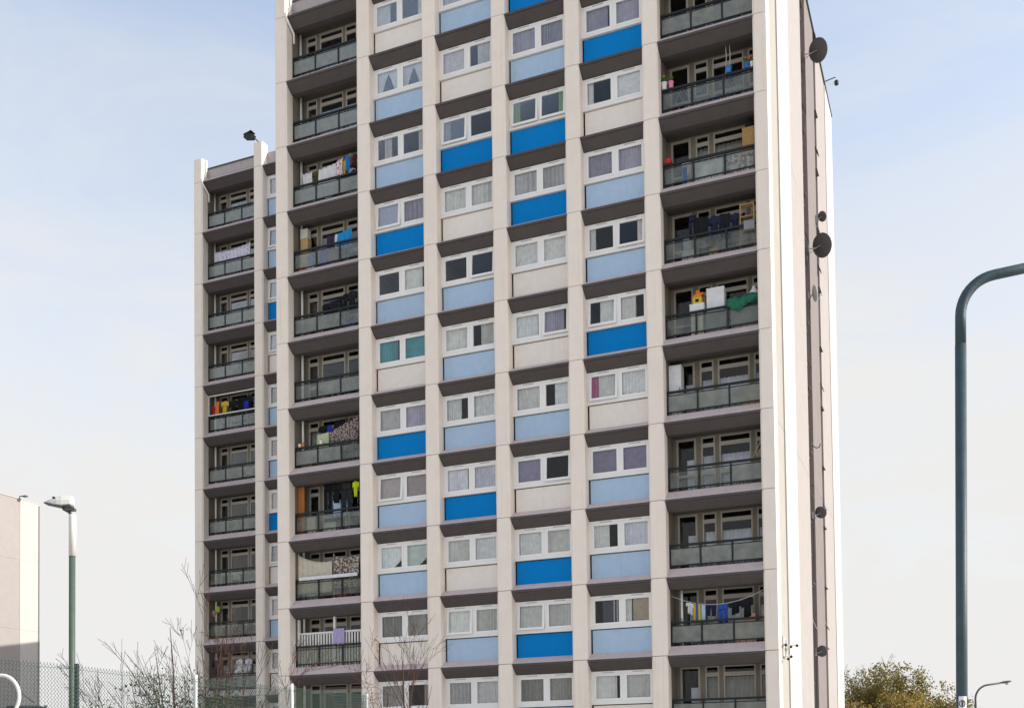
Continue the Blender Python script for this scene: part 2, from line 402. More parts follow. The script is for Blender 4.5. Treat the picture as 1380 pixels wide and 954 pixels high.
# ---- balconies
def balcony_back(x0, x1, y, k, layout, rnd, curt):
    """glazed back wall: solid pieces round real openings; layout = list of (kind, xa, xb) from the left reveal"""
    z0, z1 = KZ(k)+.30, KZ(k+1)-.25
    wall = MB(); y1 = y+.10
    zt = KZ(k)+2.34
    wall.box(x0, x1, y, y1, zt, z1)
    xs = x0
    for kd, a, b in layout:
        wall.box(xs, x0+a, y, y1, z0, zt); xs = x0+b
    wall.box(xs, x1, y, y1, z0, zt)
    build('balcony_wall', wall, balc_paint, tower)
    for kd, a, b in layout:
        a += x0; b += x0; f = MB(); t = .05; yy = y-.012
        if kd == 'door':
            f.box(a, a+.07, yy, yy+.06, z0, zt); f.box(b-.07, b, yy, yy+.06, z0, zt); f.box(a+.07, b-.07, yy, yy+.06, zt-.07, zt); f.box(a+.07, b-.07, yy, yy+.06, z0, z0+.12)
            f.box(a+.07, b-.07, yy, yy+.06, KZ(k)+1.0, KZ(k)+1.08)
            d = build('balcony_door', f, dirty_w, tower)
            build('pane', MB().box(a+.06, b-.06, yy+.02, yy+.028, z0+.11, zt-.06), glass, d)
            if curt: build('curtain', MB().box(a+(b-a)*.5, b-.08, yy+.12, yy+.125, KZ(k)+.5, KZ(k)+1.62), cmat(NETS['l'], .2), d)
        else:
            za, zb = KZ(k)+1.975, KZ(k)+2.115
            f.box(a, a+t, yy, yy+.06, z0, zt); f.box(b-t, b, yy, yy+.06, z0, zt); f.box(a+t, b-t, yy, yy+.06, zt-t, zt)
            f.box(a+t, b-t, yy, yy+.06, za, zb); f.box(a+t, b-t, yy, yy+.06, KZ(k)+1.02, KZ(k)+1.16); f.box(a+t, b-t, yy, yy+.06, z0, z0+.1)
            wn = build('balcony_window', f, dirty_w, tower)
            for (p, q) in ((z0+.09, KZ(k)+1.03), (KZ(k)+1.15, za+.01), (zb-.01, zt-t+.01)):
                build('pane', MB().box(a+t-.01, b-t+.01, yy+.02, yy+.028, p, q), glass, wn)
            if curt:
                wd = b-a-.1; h = (1.70 if curt[0] in 'ln' else 1.95)-.4
                m = MB(); ph = rnd.random()*6
                m.sheet(lambda u, v: (a+.05+wd*u, yy+.13+.02*math.sin(u*wd*42+ph), KZ(k)+.4+h*(1-v)), int(16+wd*16), 3, .004)
                build('curtain', m, cmat(NETS[curt[0]], .28), wn, smooth=True)

def railing(x0, x1, y, k, mode, nope=()):
    z0, zr = KZ(k)+.44, KZ(k)+1.19
    m = MB(); m.box(x0, x1, y-.03, y+.04, zr-.075, zr)
    m.box(x0, x1, y-.015, y+.015, zr-.165, zr-.135); m.box(x0, x1, y-.018, y+.018, z0, z0+.04)
    for i in range(int((x1-x0)/.22)):
        m.box(x0+.14+i*.22, x0+.16+i*.22, y-.01, y+.01, KZ(k)+.34, z0)
    r = build('balcony_railing', m, black, tower)
    w_ = (x1-x0)/3
    for i in range(4):
        px = x0+i*w_; px = min(max(px, x0+.03), x1-.03)
        build('post', MB().box(px-.03, px+.03, y-.027, y+.027, KZ(k)+.34, zr-.076), black, r)
    for i in range(3):
        build('glass_panel', MB().box(x0+i*w_+.03, x0+(i+1)*w_-.03, y-.006, y+.006, z0+.03, zr-.14), MATS['frosted_glass'] if mode[i] == 'f' else MATS['wired_balcony_glass'], r)
LAY1 = [('w', .26, .74), ('w', .89, 1.98), ('w', 2.10, 2.64)]
LAY2 = [('door', .12, .82), ('w', 1.0, 1.48), ('w', 1.63, 2.72), ('w', 2.87, 3.2)]
def balcony_stack(x0, x1, y0, D, lay, modes, curts):
    rnd = random.Random(int(x0*100))
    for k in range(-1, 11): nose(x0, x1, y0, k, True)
    for k in range(-1, 10):
        balcony_back(x0, x1, y0+D, k, lay, rnd, curts[k+1])
        railing(x0, x1, y0+.47, k, modes[k+1])
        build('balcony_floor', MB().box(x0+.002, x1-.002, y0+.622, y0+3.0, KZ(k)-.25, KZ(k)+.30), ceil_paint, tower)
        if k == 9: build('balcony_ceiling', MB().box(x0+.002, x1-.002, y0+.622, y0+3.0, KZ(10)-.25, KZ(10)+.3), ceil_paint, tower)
    build('parapet_panel', MB().box(x0+.003, x1-.003, y0+.41, y0+.6, KZ(10)+.352, 32.6), parapet_m, tower)
    build('coping', MB().box(x0+.003, x1-.003, y0+.36, y0+.66, 32.602, 32.66), coping, tower)
    build('base_wall', MB().box(x0+.003, x1-.003, y0+.42, y0+.6, 0, KZ(-1)-.372), parapet_m, tower)
balcony_stack(PX[0]+PW, PX[1], 0, 1.10, LAY1, ['fff','ccc','ccc','ccc','ffc','cff','ffc','ccc','fff','fff','fff'], ['','','','','d','','','','','',''])
balcony_stack(PX[5]+PW, PX[6], 0, 1.22, LAY2, ['fff','fff','fff','ccf','fff','ccc','ccc','ccc','ccc','fff','fff'], ['d','n','l','l','l','','d','d','','',''])
balcony_stack(RPX[0]+PW, RPX[1], DR, 1.10, LAY1, ['fff','fff','ccc','ccf','fff','fff','ccc','fff','fff','fff','fff'], ['','n','','','','','','','','',''])
for (x, y0) in ((PX[0]+PW, 0), (RPX[0]+PW, DR)):
    build('rainwater_pipe', MB().tube([(x+.12, y0+.86, 0), (x+.12, y0+.86, KZ(10)-.26)], .05, 10), upvc, tower, smooth=True)
    m = MB().tube([(x+.07, y0+.25, 33.0), (x+.07, y0+.25, KZ(10)+.55), (x+.03, y0+.22, KZ(10)+.35), (x+.05, y0-.04, KZ(10)+.05), (x+.06, y0-.06, KZ(10)-.12), (x+.1, y0+.40, KZ(10)-.5), (x+.1, y0+.42, KZ(10)-.9)], .045, 8)
    build('overflow_pipe', m, upvc, tower, smooth=True)

# ---- shell: floors, inner walls, back, roof
for k in range(-1, 11):
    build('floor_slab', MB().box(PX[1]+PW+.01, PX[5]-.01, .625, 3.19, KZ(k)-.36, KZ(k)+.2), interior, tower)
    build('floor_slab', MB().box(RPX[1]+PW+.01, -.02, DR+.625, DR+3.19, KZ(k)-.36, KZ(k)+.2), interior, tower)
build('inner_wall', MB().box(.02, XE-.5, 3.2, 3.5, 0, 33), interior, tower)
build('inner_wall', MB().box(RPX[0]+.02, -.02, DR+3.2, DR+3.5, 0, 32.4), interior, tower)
build('rear_wall', MB().box(0, XE-.35, 19.3, 19.8, 0, 33.9), concrete_w, tower)
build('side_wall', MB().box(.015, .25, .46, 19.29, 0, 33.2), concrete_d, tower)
build('roof', MB().box(.26, XE-.4, .61, 19.28, 32.2, 32.6), coping, tower)
build('roof', MB().box(RPX[0]+.3, -.05, DR+.67, DR+19.5, 32.0, 32.4), coping, tower)
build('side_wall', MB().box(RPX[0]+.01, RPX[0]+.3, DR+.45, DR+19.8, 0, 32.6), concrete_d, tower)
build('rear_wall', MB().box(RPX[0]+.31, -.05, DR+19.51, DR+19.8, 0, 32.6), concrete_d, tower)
build('roof_plant_room', MB().box(-5.9, -3.4, DR+2.4, DR+6.5, 32.41, 33.4), parapet_m, tower)

# ---- sunlit end wall in vertical bands of precast panels
BANDS = [(.445, .64, 0, concrete_w), (.64, 2.30, -.05, concrete_d), (2.30, 5.0, 0, concrete_w), (5.0, 8.7, -.03, pink), (10.15, 12.9, -.03, mauve),
         (13.6, 17.0, -.03, pink), (17.0, 19.85, 0, concrete_w)]
def end_wall(par, x, y_off=0, top=34.05, joints=(0, 2.7, 13.1, 24.05, 34.05)):
    for (a, b, off, m) in BANDS:
        for z0, z1 in zip(joints, joints[1:]):
            build('end_wall_panel', MB().box(x-.35, x+off, y_off+a+.004, y_off+b-.004, z0+.006, z1-.006), m, par)
    build('end_wall_backing', MB().box(x-.45, x-.24, y_off+.5, y_off+19.7, 0, top-.05), mat('brown_recess_paint', (.20, .155, .14), .9, .1, 3), par)
    build('coping', MB().box(x-.40, x+.04, y_off+.45, y_off+19.9, top+.002, top+.07), coping if par is tower else concrete_w, par)
end_wall(tower, XE)
wf = mat('brown_window_frame', (.12, .09, .08), .6, .1, 5)
for k in range(-1, 11):
    for (a, b, dz) in ((8.78, 10.1, 0), (12.95, 13.55, .9)):
        z = KZ(k)+.9+dz*.5
        m = MB(); m.box(XE-.235, XE-.17, a, b, z, z+.06); m.box(XE-.235, XE-.17, a, b, z+1.3, z+1.36); m.box(XE-.235, XE-.17, a, a+.06, z+.06, z+1.3); m.box(XE-.235, XE-.17, b-.06, b, z+.06, z+1.3)
        wdo = build('stair_window', m, wf, tower)
        build('pane', MB().box(XE-.21, XE-.205, a+.05, b-.05, z+.05, z+1.31), glass, wdo)
        build('sill', MB().box(XE-.23, XE+(.05 if dz else .035), a-.06, a+.42 if not dz else b, z-.05, z-.012), wf, wdo)
        if k % 2 == 0:
            build('vent', MB().prism([(XE-.16, z+1.3), (XE+.06, z+.78), (XE+.085, z+.79), (XE-.135, z+1.31)], a+.0, a+.5, 'y'), wf, wdo)

# ------------------------------------------------------------------ things on the balconies
def colm(name, c, rough=.85, var=.12, sc=6): return mat(name, c, rough, var, sc)
def patterned(name, c1, c2, scale=14, lo=.48, hi=.54):
    if name in MATS: return MATS[name]
    m = bpy.data.materials.new(name); m.use_nodes = True; n = m.node_tree.nodes; l = m.node_tree.links
    co = n.new('ShaderNodeTexCoord'); t = n.new('ShaderNodeTexNoise'); t.inputs['Scale'].default_value = scale; t.inputs['Detail'].default_value = 2
    r = n.new('ShaderNodeMapRange'); r.inputs[1].default_value = lo; r.inputs[2].default_value = hi
    mm = n.new('ShaderNodeMix'); mm.data_type = 'RGBA'; mm.inputs[6].default_value = (*c1, 1); mm.inputs[7].default_value = (*c2, 1)
    l.new(co.outputs['Object'], t.inputs['Vector']); l.new(t.outputs['Fac'], r.inputs[0]); l.new(r.outputs[0], mm.inputs[0]); l.new(mm.outputs[2], n['Principled BSDF'].inputs['Base Color'])
    n['Principled BSDF'].inputs['Roughness'].default_value = .9
    MATS[name] = m; return m
K_WHITE = colm('white_cotton', (.78, .77, .78)); K_BLACK = colm('black_cloth', (.012, .012, .016)); K_NAVY = colm('navy_cloth', (.02, .025, .06))
K_BLUE = colm('blue_cloth', (.02, .22, .62)); K_OLIVE = colm('olive_cloth', (.09, .09, .02)); K_YEL = colm('yellow_cloth', (.75, .52, .05)); K_GREY = colm('grey_cloth', (.28, .28, .29))
K_PURP = colm('purple_cloth', (.05, .025, .07)); K_GRN = colm('pale_green_cloth', (.55, .60, .38)); K_LIL = colm('lilac_towel', (.48, .42, .66)); K_HIV = colm('hi_vis_yellow', (.72, .85, .01), .6)
K_SHEET = colm('beige_sheet', (.66, .59, .47)); K_CYAN = colm('pale_blue_cloth', (.45, .62, .80)); K_DBLUE = colm('denim_blue', (.035, .10, .42)); K_RED = colm('red_plastic', (.55, .03, .03), .4)
K_ORANGE = colm('orange_plastic', (.80, .22, .03), .4); K_CARD = colm('cardboard', (.48, .32, .18)); K_WOOD = colm('bare_wood', (.46, .26, .10)); K_TAN = colm('tan_box', (.52, .36, .17))
K_FLORAL = patterned('dark_floral', (.07, .05, .045), (.42, .34, .32), 16); K_SPOT = patterned('red_spotted', (.80, .76, .76), (.55, .04, .09), 15, .56, .58)
K_DPAT = patterned('brown_leaf_print', (.12, .09, .07), (.55, .48, .40), 12)
K_LPAT = patterned('lilac_print', (.74, .72, .80), (.45, .42, .60), 12, .52, .6)
K_TARP = colm('green_tarpaulin', (.01, .14, .075), .5); K_PALE = colm('pale_carton', (.66, .63, .56)); K_PINK = colm('pink_pot', (.85, .26, .40), .5)
K_LEAF = colm('pot_plant_leaves', (.07, .16, .03)); K_MET = mat('galvanised_steel', (.45, .46, .46), .45, .1, 6, metallic=.7)

def cloth(kind, name, label, cat, m, x0, x1, t0, t1, b, y, k, sag=0., group=None, sides=None, flare=0.):
    """hung cloth: x range and heights in the tower's axes relative to ledge k; kind: sheet, shirt, trousers"""
    rnd = random.Random(int(x0*991+k*37)); w_ = x1-x0; ph = rnd.random()*6
    mb = MB(); zb = b
    nf = max(2, w_*9)
    def z_top(u): return t0+(t1-t0)*u - sag*4*u*(1-u)
    def yf(u, v): return .034*(.6+v*.9)*math.sin(nf*u*6.283*.5+ph+.8*v) + .016*math.sin(nf*u*9+v*5+ph*2)
    zoff = zb
    if kind == 'sheet':
        mb.sheet(lambda u, v: (w_*u + flare*(u-.5)*v, yf(u, v), z_top(u)-(z_top(u)-zb+.012*math.sin(u*9+ph))*v-zoff), max(8, int(w_*22)), 10, .008)
    elif kind == 'shirt':
        h = (t0+t1)/2-zb
        def row(v):
            if v < .36: return (0, 1)
            return (.22, .78)
        vs_ = [0, .08, .2, .34, .36, .5, .7, 1]
        def fn(u, v):
            i = v*(len(vs_)-1); a = int(min(i, len(vs_)-2)); fr = i-a; vv = vs_[a]*(1-fr)+vs_[a+1]*fr
            l_, r_ = row(vv)
            dz = .10*h*abs(u-.5)*2*(1 if vv < .36 else 0)
            return (w_*(l_+(r_-l_)*u), yf(u, vv), z_top(u)-h*vv-dz-zoff)
        mb.sheet(fn, 12, 7, .012)
    elif kind == 'trousers':
        h = (t0+t1)/2-zb
        mb.sheet(lambda u, v: (w_*(.1+.8*u), yf(u, v), z_top(u)-h*.26*v-zoff), 8, 3, .016)
        for a, c in ((.08, .48), (.52, .92)):
            mb.sheet(lambda u, v: (w_*(a+(c-a)*(u*(1-.22*v)+.11*v)), yf(u, v)+.004, z_top(a)-h*(.25+.75*v)-zoff), 6, 6, .016)
    o = build(name, mb, m, smooth=True)
    place(o, x0, y, KZ(k)+zoff)
    return tag(o, label, cat, group)

def boxthing(name, label, cat, m, x0, x1, y0, y1, z0, z1, k, lid=None, group=None):
    root = ob(name, None); place(root, (x0+x1)/2, (y0+y1)/2, KZ(k)+z0)
    w_, d, h = (x1-x0)/2, (y1-y0)/2, z1-z0
    b = MB().prism([(-w_,-d+.012),(-w_+.012,-d),(w_-.012,-d),(w_,-d+.012),(w_,d-.012),(w_-.012,d),(-w_+.012,d),(-w_,d-.012)], 0, h-.02, 'z')
    build('body', b, m, root)
    build('lid', MB().box(-w_-.008, w_+.008, -d-.008, d+.008, h-.019, h), lid or m, root)
    return tag(root, label, cat, group)

def pot(label, m, x, y, z, k, r, h, plant=None, flower=None, name='flower_pot'):
    root = ob(name, None); place(root, x, y, KZ(k)+z)
    build('pot', MB().lathe([(r*.72, 0), (r*.95, h*.82), (r*1.08, h*.82), (r*1.08, h), (r*.9, h), (r*.85, h*.9)], 14), m, root, smooth=False)
    if plant:
        rnd = random.Random(int(x*77)); mb = MB()
        for i in range(26):
            a = rnd.random()*6.28; s = rnd.uniform(.3, 1)*plant; q = Vector((math.cos(a)*s*.7, math.sin(a)*s*.5, rnd.uniform(.5, 1.)*plant))
            mb.tube([(0, 0, h*.8), tuple(q*.55+Vector((0, 0, h+.03))), tuple(q+Vector((0, 0, h*.6)))], [.006, .012, .002], 4)
        build('leaves', mb, K_LEAF, root)
        if flower:
            for i in range(4):
                c = (rnd.uniform(-1, 1)*plant*.5, rnd.uniform(-1, 1)*plant*.3, h+plant*rnd.uniform(.5, .95))
                build('flower', MB().lathe([(.008, -.012), (.035, 0), (.03, .02), (.006, .028)], 8, c), flower, root)
    return tag(root, label, 'flower pot')

def chair(label, m, x, y, z, k, rz=0, s=1., group=None):
    root = ob('plastic_chair', None); place(root, x, y, KZ(k)+z, rz)
    build('seat', MB().box(-.2*s, .2*s, -.2*s, .2*s, .38*s, .42*s), m, root)
    mb = MB().sheet(lambda u, v: ((u-.5)*.42*s*(1-.15*v), (.18+.08*v)*s-.05*s*math.cos((u-.5)*3), (.42+.42*v)*s), 8, 4, .02)
    build('backrest', mb, m, root)
    for a in (-1, 1):
        for c in (-1, 1):
            build('leg', MB().tube([(a*.17*s, c*.17*s, .38*s), (a*.2*s, c*.2*s, 0)], .018*s, 6), m, root)
        build('armrest', MB().tube([(a*.21*s, -.15*s, .41*s), (a*.22*s, -.15*s, .58*s), (a*.22*s, .2*s, .62*s)], .016*s, 6), m, root)
    return tag(root, label, 'chair', group)

FL = .302   # balcony floor above its ledge
LB = 'left-hand balcony column of the main block'
# seventh balcony row: washing
cloth('sheet','pillowcase','small white pillowcase on the washing line beside the olive garment','laundry',K_WHITE,.88,1.33,1.75,1.75,.98,.66,7)
cloth('shirt','shirt','olive green top hung between the white pillowcase and white bed sheet','laundry',K_OLIVE,1.30,1.66,1.78,1.74,1.22,.70,7)
cloth('sheet','bed_sheet','long plain white bed sheet draped next to red spotted cloth','laundry',K_WHITE,1.63,2.44,1.76,1.86,1.0,.66,7)
cloth('sheet','spotted_cloth','white cloth with red spots on the line beside the blue towel','laundry',K_SPOT,2.45,2.76,1.90,2.0,1.2,.655,7)
cloth('sheet','yellow_cloth','narrow yellow cloth between the red spotted cloth and bright blue towel','laundry',K_YEL,2.72,2.87,1.90,1.92,1.3,.71,7)
cloth('sheet','towel','small bright blue towel beside a grey top and yellow cloth','laundry',K_BLUE,2.87,3.07,2.0,1.98,1.42,.66,7)
cloth('shirt','shirt','grey top hanging above and behind the small blue towel','laundry',K_GREY,2.80,3.13,2.18,2.22,1.7,.80,7)
cloth('shirt','shirt','dark red-edged top at the pillar end of the white sheet washing line','laundry',colm('dark_maroon_cloth',(.10,.02,.025)),3.15,3.38,2.03,2.05,1.5,.70,7)
# sixth row
boxthing('storage_box','tan wooden storage box on the balcony with the blue striped towel','box',K_TAN,.70,1.05,.72,1.0,FL,1.80,6)
boxthing('carton','pale carton stacked on the tan wooden storage box','box',K_PALE,.68,1.03,.74,1.0,1.801,2.2,6)
cloth('sheet','dark_cloth','dark purple cloth hanging next to the broad blue towel over rail','laundry',K_PURP,1.98,2.39,1.64,1.60,.98,.66,6)
cloth('sheet','white_cloth','narrow white cloth between the purple cloth and broad blue towel','laundry',K_WHITE,2.39,2.50,1.62,1.62,1.05,.655,6)
cloth('sheet','towel','broad blue towel hung beside a dark purple cloth','laundry',colm('azure_towel',(.02,.30,.66)),2.50,3.15,1.62,1.75,1.02,.66,6)
o = build('ball', MB().lathe([(.02,0),(.10,.02),(.165,.08),(.19,.17),(.165,.26),(.10,.32),(.02,.34)],14), patterned('orange_ball',(.75,.16,.03),(.85,.55,.2),7,.5,.56), smooth=True); place(o,.80,.72,KZ(6)+FL); o.scale=(.85,.85,.85); tag(o,'orange patterned ball in the corner behind balcony glass','ball')
o = build('plastic_tub', MB().lathe([(.10,0),(.16,.02),(.18,.34),(.20,.35),(.20,.38),(.165,.38)],16), colm('blue_plastic',(.02,.14,.38),.4)); place(o,1.26,.74,KZ(6)+.58); tag(o,'round blue plastic tub standing on a white crate behind glass','tub')
boxthing('crate','white crate under the blue plastic tub','crate',K_WHITE,1.02,1.42,.60,.92,FL,.579,6)
boxthing('board','tall blue board leaning behind the middle glass panel below purple cloth','board',colm('indigo_board',(.06,.09,.30)),1.68,2.08,.60,.66,FL,1.10,6)
boxthing('suitcase','grey-brown suitcase beside the tall blue board behind glass','suitcase',colm('brown_case',(.24,.14,.12)),2.10,2.5,.62,.85,FL,1.0,6)
# fifth row
cloth('shirt','shirt','black top hung low beside a mass of black washing','laundry',K_BLACK,1.75,2.15,1.57,1.60,1.0,.66,5)
cloth('sheet','black_cloth','black cloth between a black top and long black trousers','laundry',K_BLACK,2.12,2.52,1.60,1.66,1.0,.67,5)
cloth('trousers','trousers','long black trousers hung next to a black jacket','laundry',K_BLACK,2.50,2.95,1.72,1.84,.95,.68,5)
cloth('shirt','jacket','black jacket hung against the pillar beside black trousers','laundry',colm('black_jacket',(.02,.02,.024)),2.88,3.36,1.86,1.92,1.0,.66,5)
# fourth row
chair('white plastic chair behind glass, between the bare railing post and another white chair',K_WHITE,1.88,.86,FL,4,.4,1.0,'white plastic chairs behind balcony glass')
chair('white plastic chair behind glass, next to the dark grey chair',K_WHITE,2.36,.88,FL,4,-.3,1.0,'white plastic chairs behind balcony glass')
chair('dark grey plastic chair behind glass beside two white chairs',K_GREY,2.95,.86,FL,4,1.2)
# third row
cloth('sheet','cloth','pale green cloth hung beside the large dark floral throw','laundry',K_GRN,1.50,2.05,1.66,1.70,.9,.66,3)
cloth('sheet','floral_throw','large dark floral throw hung diagonally next to pale green cloth','laundry',K_FLORAL,2.03,3.37,1.66,2.16,.85,.64,3)
cloth('shirt','shirt','black top hung high behind the pale green cloth','laundry',K_BLACK,1.42,1.95,2.05,2.06,1.5,.82,3)
cloth('sheet','blue_cloth','small royal blue cloth above the pale green cloth','laundry',colm('royal_blue',(.02,.04,.45)),1.90,2.11,2.02,2.0,1.7,.75,3)
cloth('trousers','trousers','black trousers hung behind the large floral throw','laundry',K_BLACK,2.1,2.75,2.14,2.2,1.2,.84,3)
pot('small white pot on the rail beside a terracotta pot',K_WHITE,.79,.47,1.191,3,.07,.12,.05)
pot('small terracotta pot on the rail beside a white pot',K_ORANGE,.95,.47,1.191,3,.06,.11,.05)
pot('white cup-sized pot on the rail before the pale green cloth',K_WHITE,1.79,.47,1.191,3,.07,.15,.04)
# second row
o = build('wood_panel', MB().box(0,.30,0,.025,0,1.98).box(.02,.07,.025,.05,.1,1.9).box(.23,.28,.025,.05,.1,1.9), colm('orange_brown_ply',(.40,.15,.045))); place(o,.585,.62,KZ(2)+FL); tag(o,'orange-brown wooden panel standing at the end of the black washing balcony','panel')
cloth('trousers','trousers','black trousers hung beside black tops on the hi-vis vest balcony','laundry',K_BLACK,1.67,2.12,2.36,2.36,1.15,.75,2)
cloth('shirt','shirt','black top hung above a pale cloth between black trousers','laundry',K_BLACK,2.10,2.56,2.30,2.28,1.5,.68,2)
cloth('trousers','trousers','wide charcoal trousers hung beside the yellow hi-vis vest','laundry',colm('charcoal_cloth',(.03,.033,.036)),2.51,3.1,2.30,2.28,1.1,.70,2)
cloth('shirt','hi_vis_vest','fluorescent yellow hi-vis vest hung against the pillar','vest',K_HIV,3.10,3.40,2.26,2.26,1.63,.62,2)
cloth('sheet','pale_cloth','pale blue cloth hung under the black top','laundry',K_CYAN,2.15,2.47,1.60,1.64,1.0,.76,2)
cloth('sheet','pale_cloth','pale blue cloth hung behind the wide charcoal trousers','laundry',K_CYAN,2.59,2.86,1.60,1.66,1.0,.80,2)
boxthing('cupboard','low cream cupboard behind glass beside the orange-brown panel','cupboard',K_SHEET,.95,1.35,.7,1.0,FL,1.05,2)
# first row
cloth('sheet','bed_sheet','beige bed sheet sagging between two tied corners above a white board','laundry',K_SHEET,.57,2.22,2.24,1.86,.62,.56,1,.16)
cloth('sheet','bed_sheet','brown leaf-printed sheet hung beside the sagging beige sheet','laundry',K_DPAT,2.26,3.42,2.05,2.0,.75,.58,1,.10)
for xx, zt_, lab in ((.60, 2.28, 'thin pole holding the outer corner of the beige sheet'), (2.24, 2.12, 'thin pole standing between the beige sheet and printed sheet')):
    o = build('pole', MB().tube([(0,0,0),(0,0,zt_-FL)], .016, 6), upvc); place(o, xx, .63, KZ(1)+FL); tag(o, lab, 'pole')
o = build('white_board', MB().box(0,2.68,0,.03,0,.13).box(0,.03,.03,.07,.02,.11), K_WHITE); place(o,.76,.385,KZ(1)+1.13); tag(o,'long white board laid along the railing under the hanging sheets','board')
boxthing('storage_box','grey storage box behind glass under the sagging beige sheet','box',K_GREY,.98,1.5,.62,.95,FL,.72,1)
# ground-ward row: timber screen
root = ob('timber_balustrade', None); place(root,.60,.56,KZ(0)+FL); tag(root,'white painted timber balustrade added above the black railing','balustrade')
whp = mat('white_wood_paint',(.80,.78,.74),.6,.06,5)
build('top_rail', MB().box(0,3.19,-.04,.04,1.34,1.41), whp, root)
for i in range(25):
    if i not in (0, 13): build('slat', MB().box(.03+i*.128,.03+i*.128+.06,-.018,.018,0,1.339), whp if True else K_WOOD, root)
for xx in (0, 1.66): build('post', MB().box(xx-.0,xx+.09,-.042,.048,0,2.0 if xx else 1.95), whp, root)
cloth('sheet','towel','lilac towel hung over the white timber balustrade','towel',K_LIL,2.29,2.80,1.80,1.80,1.16,.48,0)
root = ob('slatted_screen', None); place(root,.60,.70,KZ(0)+FL); tag(root,'brown slatted screen standing behind the railing under timber balustrade','screen')
for i in range(20): build('slat', MB().box(i*.16,i*.16+.09,0,.02,0,.86), K_WOOD, root)
build('batten', MB().box(0,3.13,.021,.05,.6,.66), K_WOOD, root)

# right-hand balconies of the main block
pot('white pot of yellow flowers on the rail beside a pink pot',K_WHITE,15.89,.47,1.191,7,.10,.24,.28,K_YEL)
pot('pink pot of grassy leaves on the rail beside a white pot',K_PINK,16.13,.47,1.191,7,.09,.22,.30)
pot('blue and white pot on the rail under hanging ropes',colm('blue_glaze',(.03,.20,.55),.3),18.13,.47,1.191,7,.11,.2,.05)
pot('blue pot with pink flowers on the rail beside a white pot',colm('blue_glaze2',(.02,.16,.60),.3),18.73,.47,1.191,7,.08,.18,.26,K_PINK)
pot('slim white pot on the rail beside the blue flower pot',K_WHITE,18.91,.47,1.191,7,.06,.18,.2,K_RED)
root = ob('rope_hanger', None); place(root,17.97,.66,KZ(7)+1.05); tag(root,'pair of pale ropes hanging from the balcony ceiling above a blue pot','rope')
for dx in (0, .13): build('rope', MB().tube([(dx,0,0),(dx+.02,.01,.4),(dx+.05,0,.8),(dx+.03,0,1.34)], .014, 6), K_SHEET, root, smooth=True)
root = ob('trellis', None); place(root,15.80,.60,KZ(7)+FL); tag(root,'diamond lattice trellis standing behind the flower pot balcony glass','trellis')
for i in range(-3, 15):
    for sgn in (0, 1):
        x0 = i*.24; x1 = x0+.42; z0, z1 = 0, .84
        if sgn: x0, x1 = x1, x0
        def clip(xa, za, xb, zb):
            if max(xa, xb) < 0 or min(xa, xb) > 3.2: return None
            return (xa, za, xb, zb)
        if min(x0, x1) < 0 or max(x0, x1) > 3.2: continue
        build('lath', MB().tube([(x0, .012*sgn, z0), (x1, .012*sgn, z1)], .009, 4), dirty_w, root)
o = build('bowl', MB().lathe([(.07,0),(.13,.05),(.14,.13),(.125,.13),(.10,.05)],16), K_RED); place(o,15.99,.47,KZ(6)+1.191); tag(o,'red plastic bowl standing on the balcony rail','bowl')
root = ob('wicker_cabinet', None); place(root,18.72,.78,KZ(6)+FL); tag(root,'tall wicker cabinet in the balcony corner topped by a black bag','cabinet')
kw = patterned('wicker',(.52,.33,.13),(.34,.19,.07),40,.4,.6)
build('body', MB().box(-.21,.21,-.16,.16,0,1.62), kw, root); build('door', MB().box(-.19,.19,-.18,-.163,.05,1.57), kw, root); build('handle', MB().box(.12,.14,-.2,-.181,.8,.95), black, root)
o = build('bag', MB().lathe([(.10,0),(.15,.04),(.16,.16),(.11,.28),(.04,.33),(.05,.36)],12), K_BLACK, smooth=True); place(o,18.76,.8,KZ(6)+FL+1.621); tag(o,'black bag on top of the wicker cabinet','bag')
cloth('sheet','blue_cloth','narrow blue cloth hung behind glass under the red bowl','laundry',K_BLUE,16.44,16.6,1.05,1.05,.42,.62,6)
cloth('sheet','bed_sheet','white sheet hung behind the middle glass under plain rail','laundry',K_WHITE,16.87,17.86,1.08,1.08,.4,.6,6)
cloth('sheet','printed_cloth','white cloth with brown print behind glass below the wicker cabinet','laundry',patterned('brown_print_white',(.74,.72,.72),(.38,.24,.24),7,.5,.56),17.95,18.88,1.09,1.10,.4,.56,6)
cloth('trousers','trousers','dark navy trousers hung at the door end of a navy washing line','laundry',K_NAVY,16.58,16.90,2.01,1.98,1.15,.70,5)
for i, (a, b, lab) in enumerate(((16.86,17.3,'dark navy top hung next to dark navy trousers'),(17.26,17.72,'dark navy top in the middle of the navy washing'),(17.66,18.05,'dark navy top hung two places from the wooden shelf'),(18.0,18.42,'dark navy top hung next to the wooden shelf'))):
    cloth('shirt' if i % 2 else 'sheet','shirt',lab,'laundry',K_NAVY if i % 2 else K_BLACK,a,b,1.86-.03*i,1.84-.03*i,1.0,.66+.02*(i % 2),5)
root = ob('wooden_shelf', None); place(root,18.62,.72,KZ(5)+FL); tag(root,'open wooden shelf unit in the corner beside navy washing','shelf')
for a in (-.24, .21):
    for c in (-.12, .12): build('upright', MB().box(a,a+.03,c-.015,c+.015,0,1.68), K_TAN, root)
for zz in (.3, .75, 1.2, 1.62): build('shelf_board', MB().box(-.21,.21,-.135,.135,zz,zz+.025), K_TAN, root)
boxthing('planter','grey box planter hooked over the railing under the wooden shelf','planter',K_GREY,18.56,18.92,.30,.43,.92,1.22,5)
boxthing('carton','flat white carton on the rail under a yellow toy','box',K_WHITE,16.62,17.12,.52,.85,1.2,1.46,4)
boxthing('cool_box','white box holding up the flat white carton behind glass','box',K_PALE,16.66,17.08,.54,.83,FL,1.199,4)
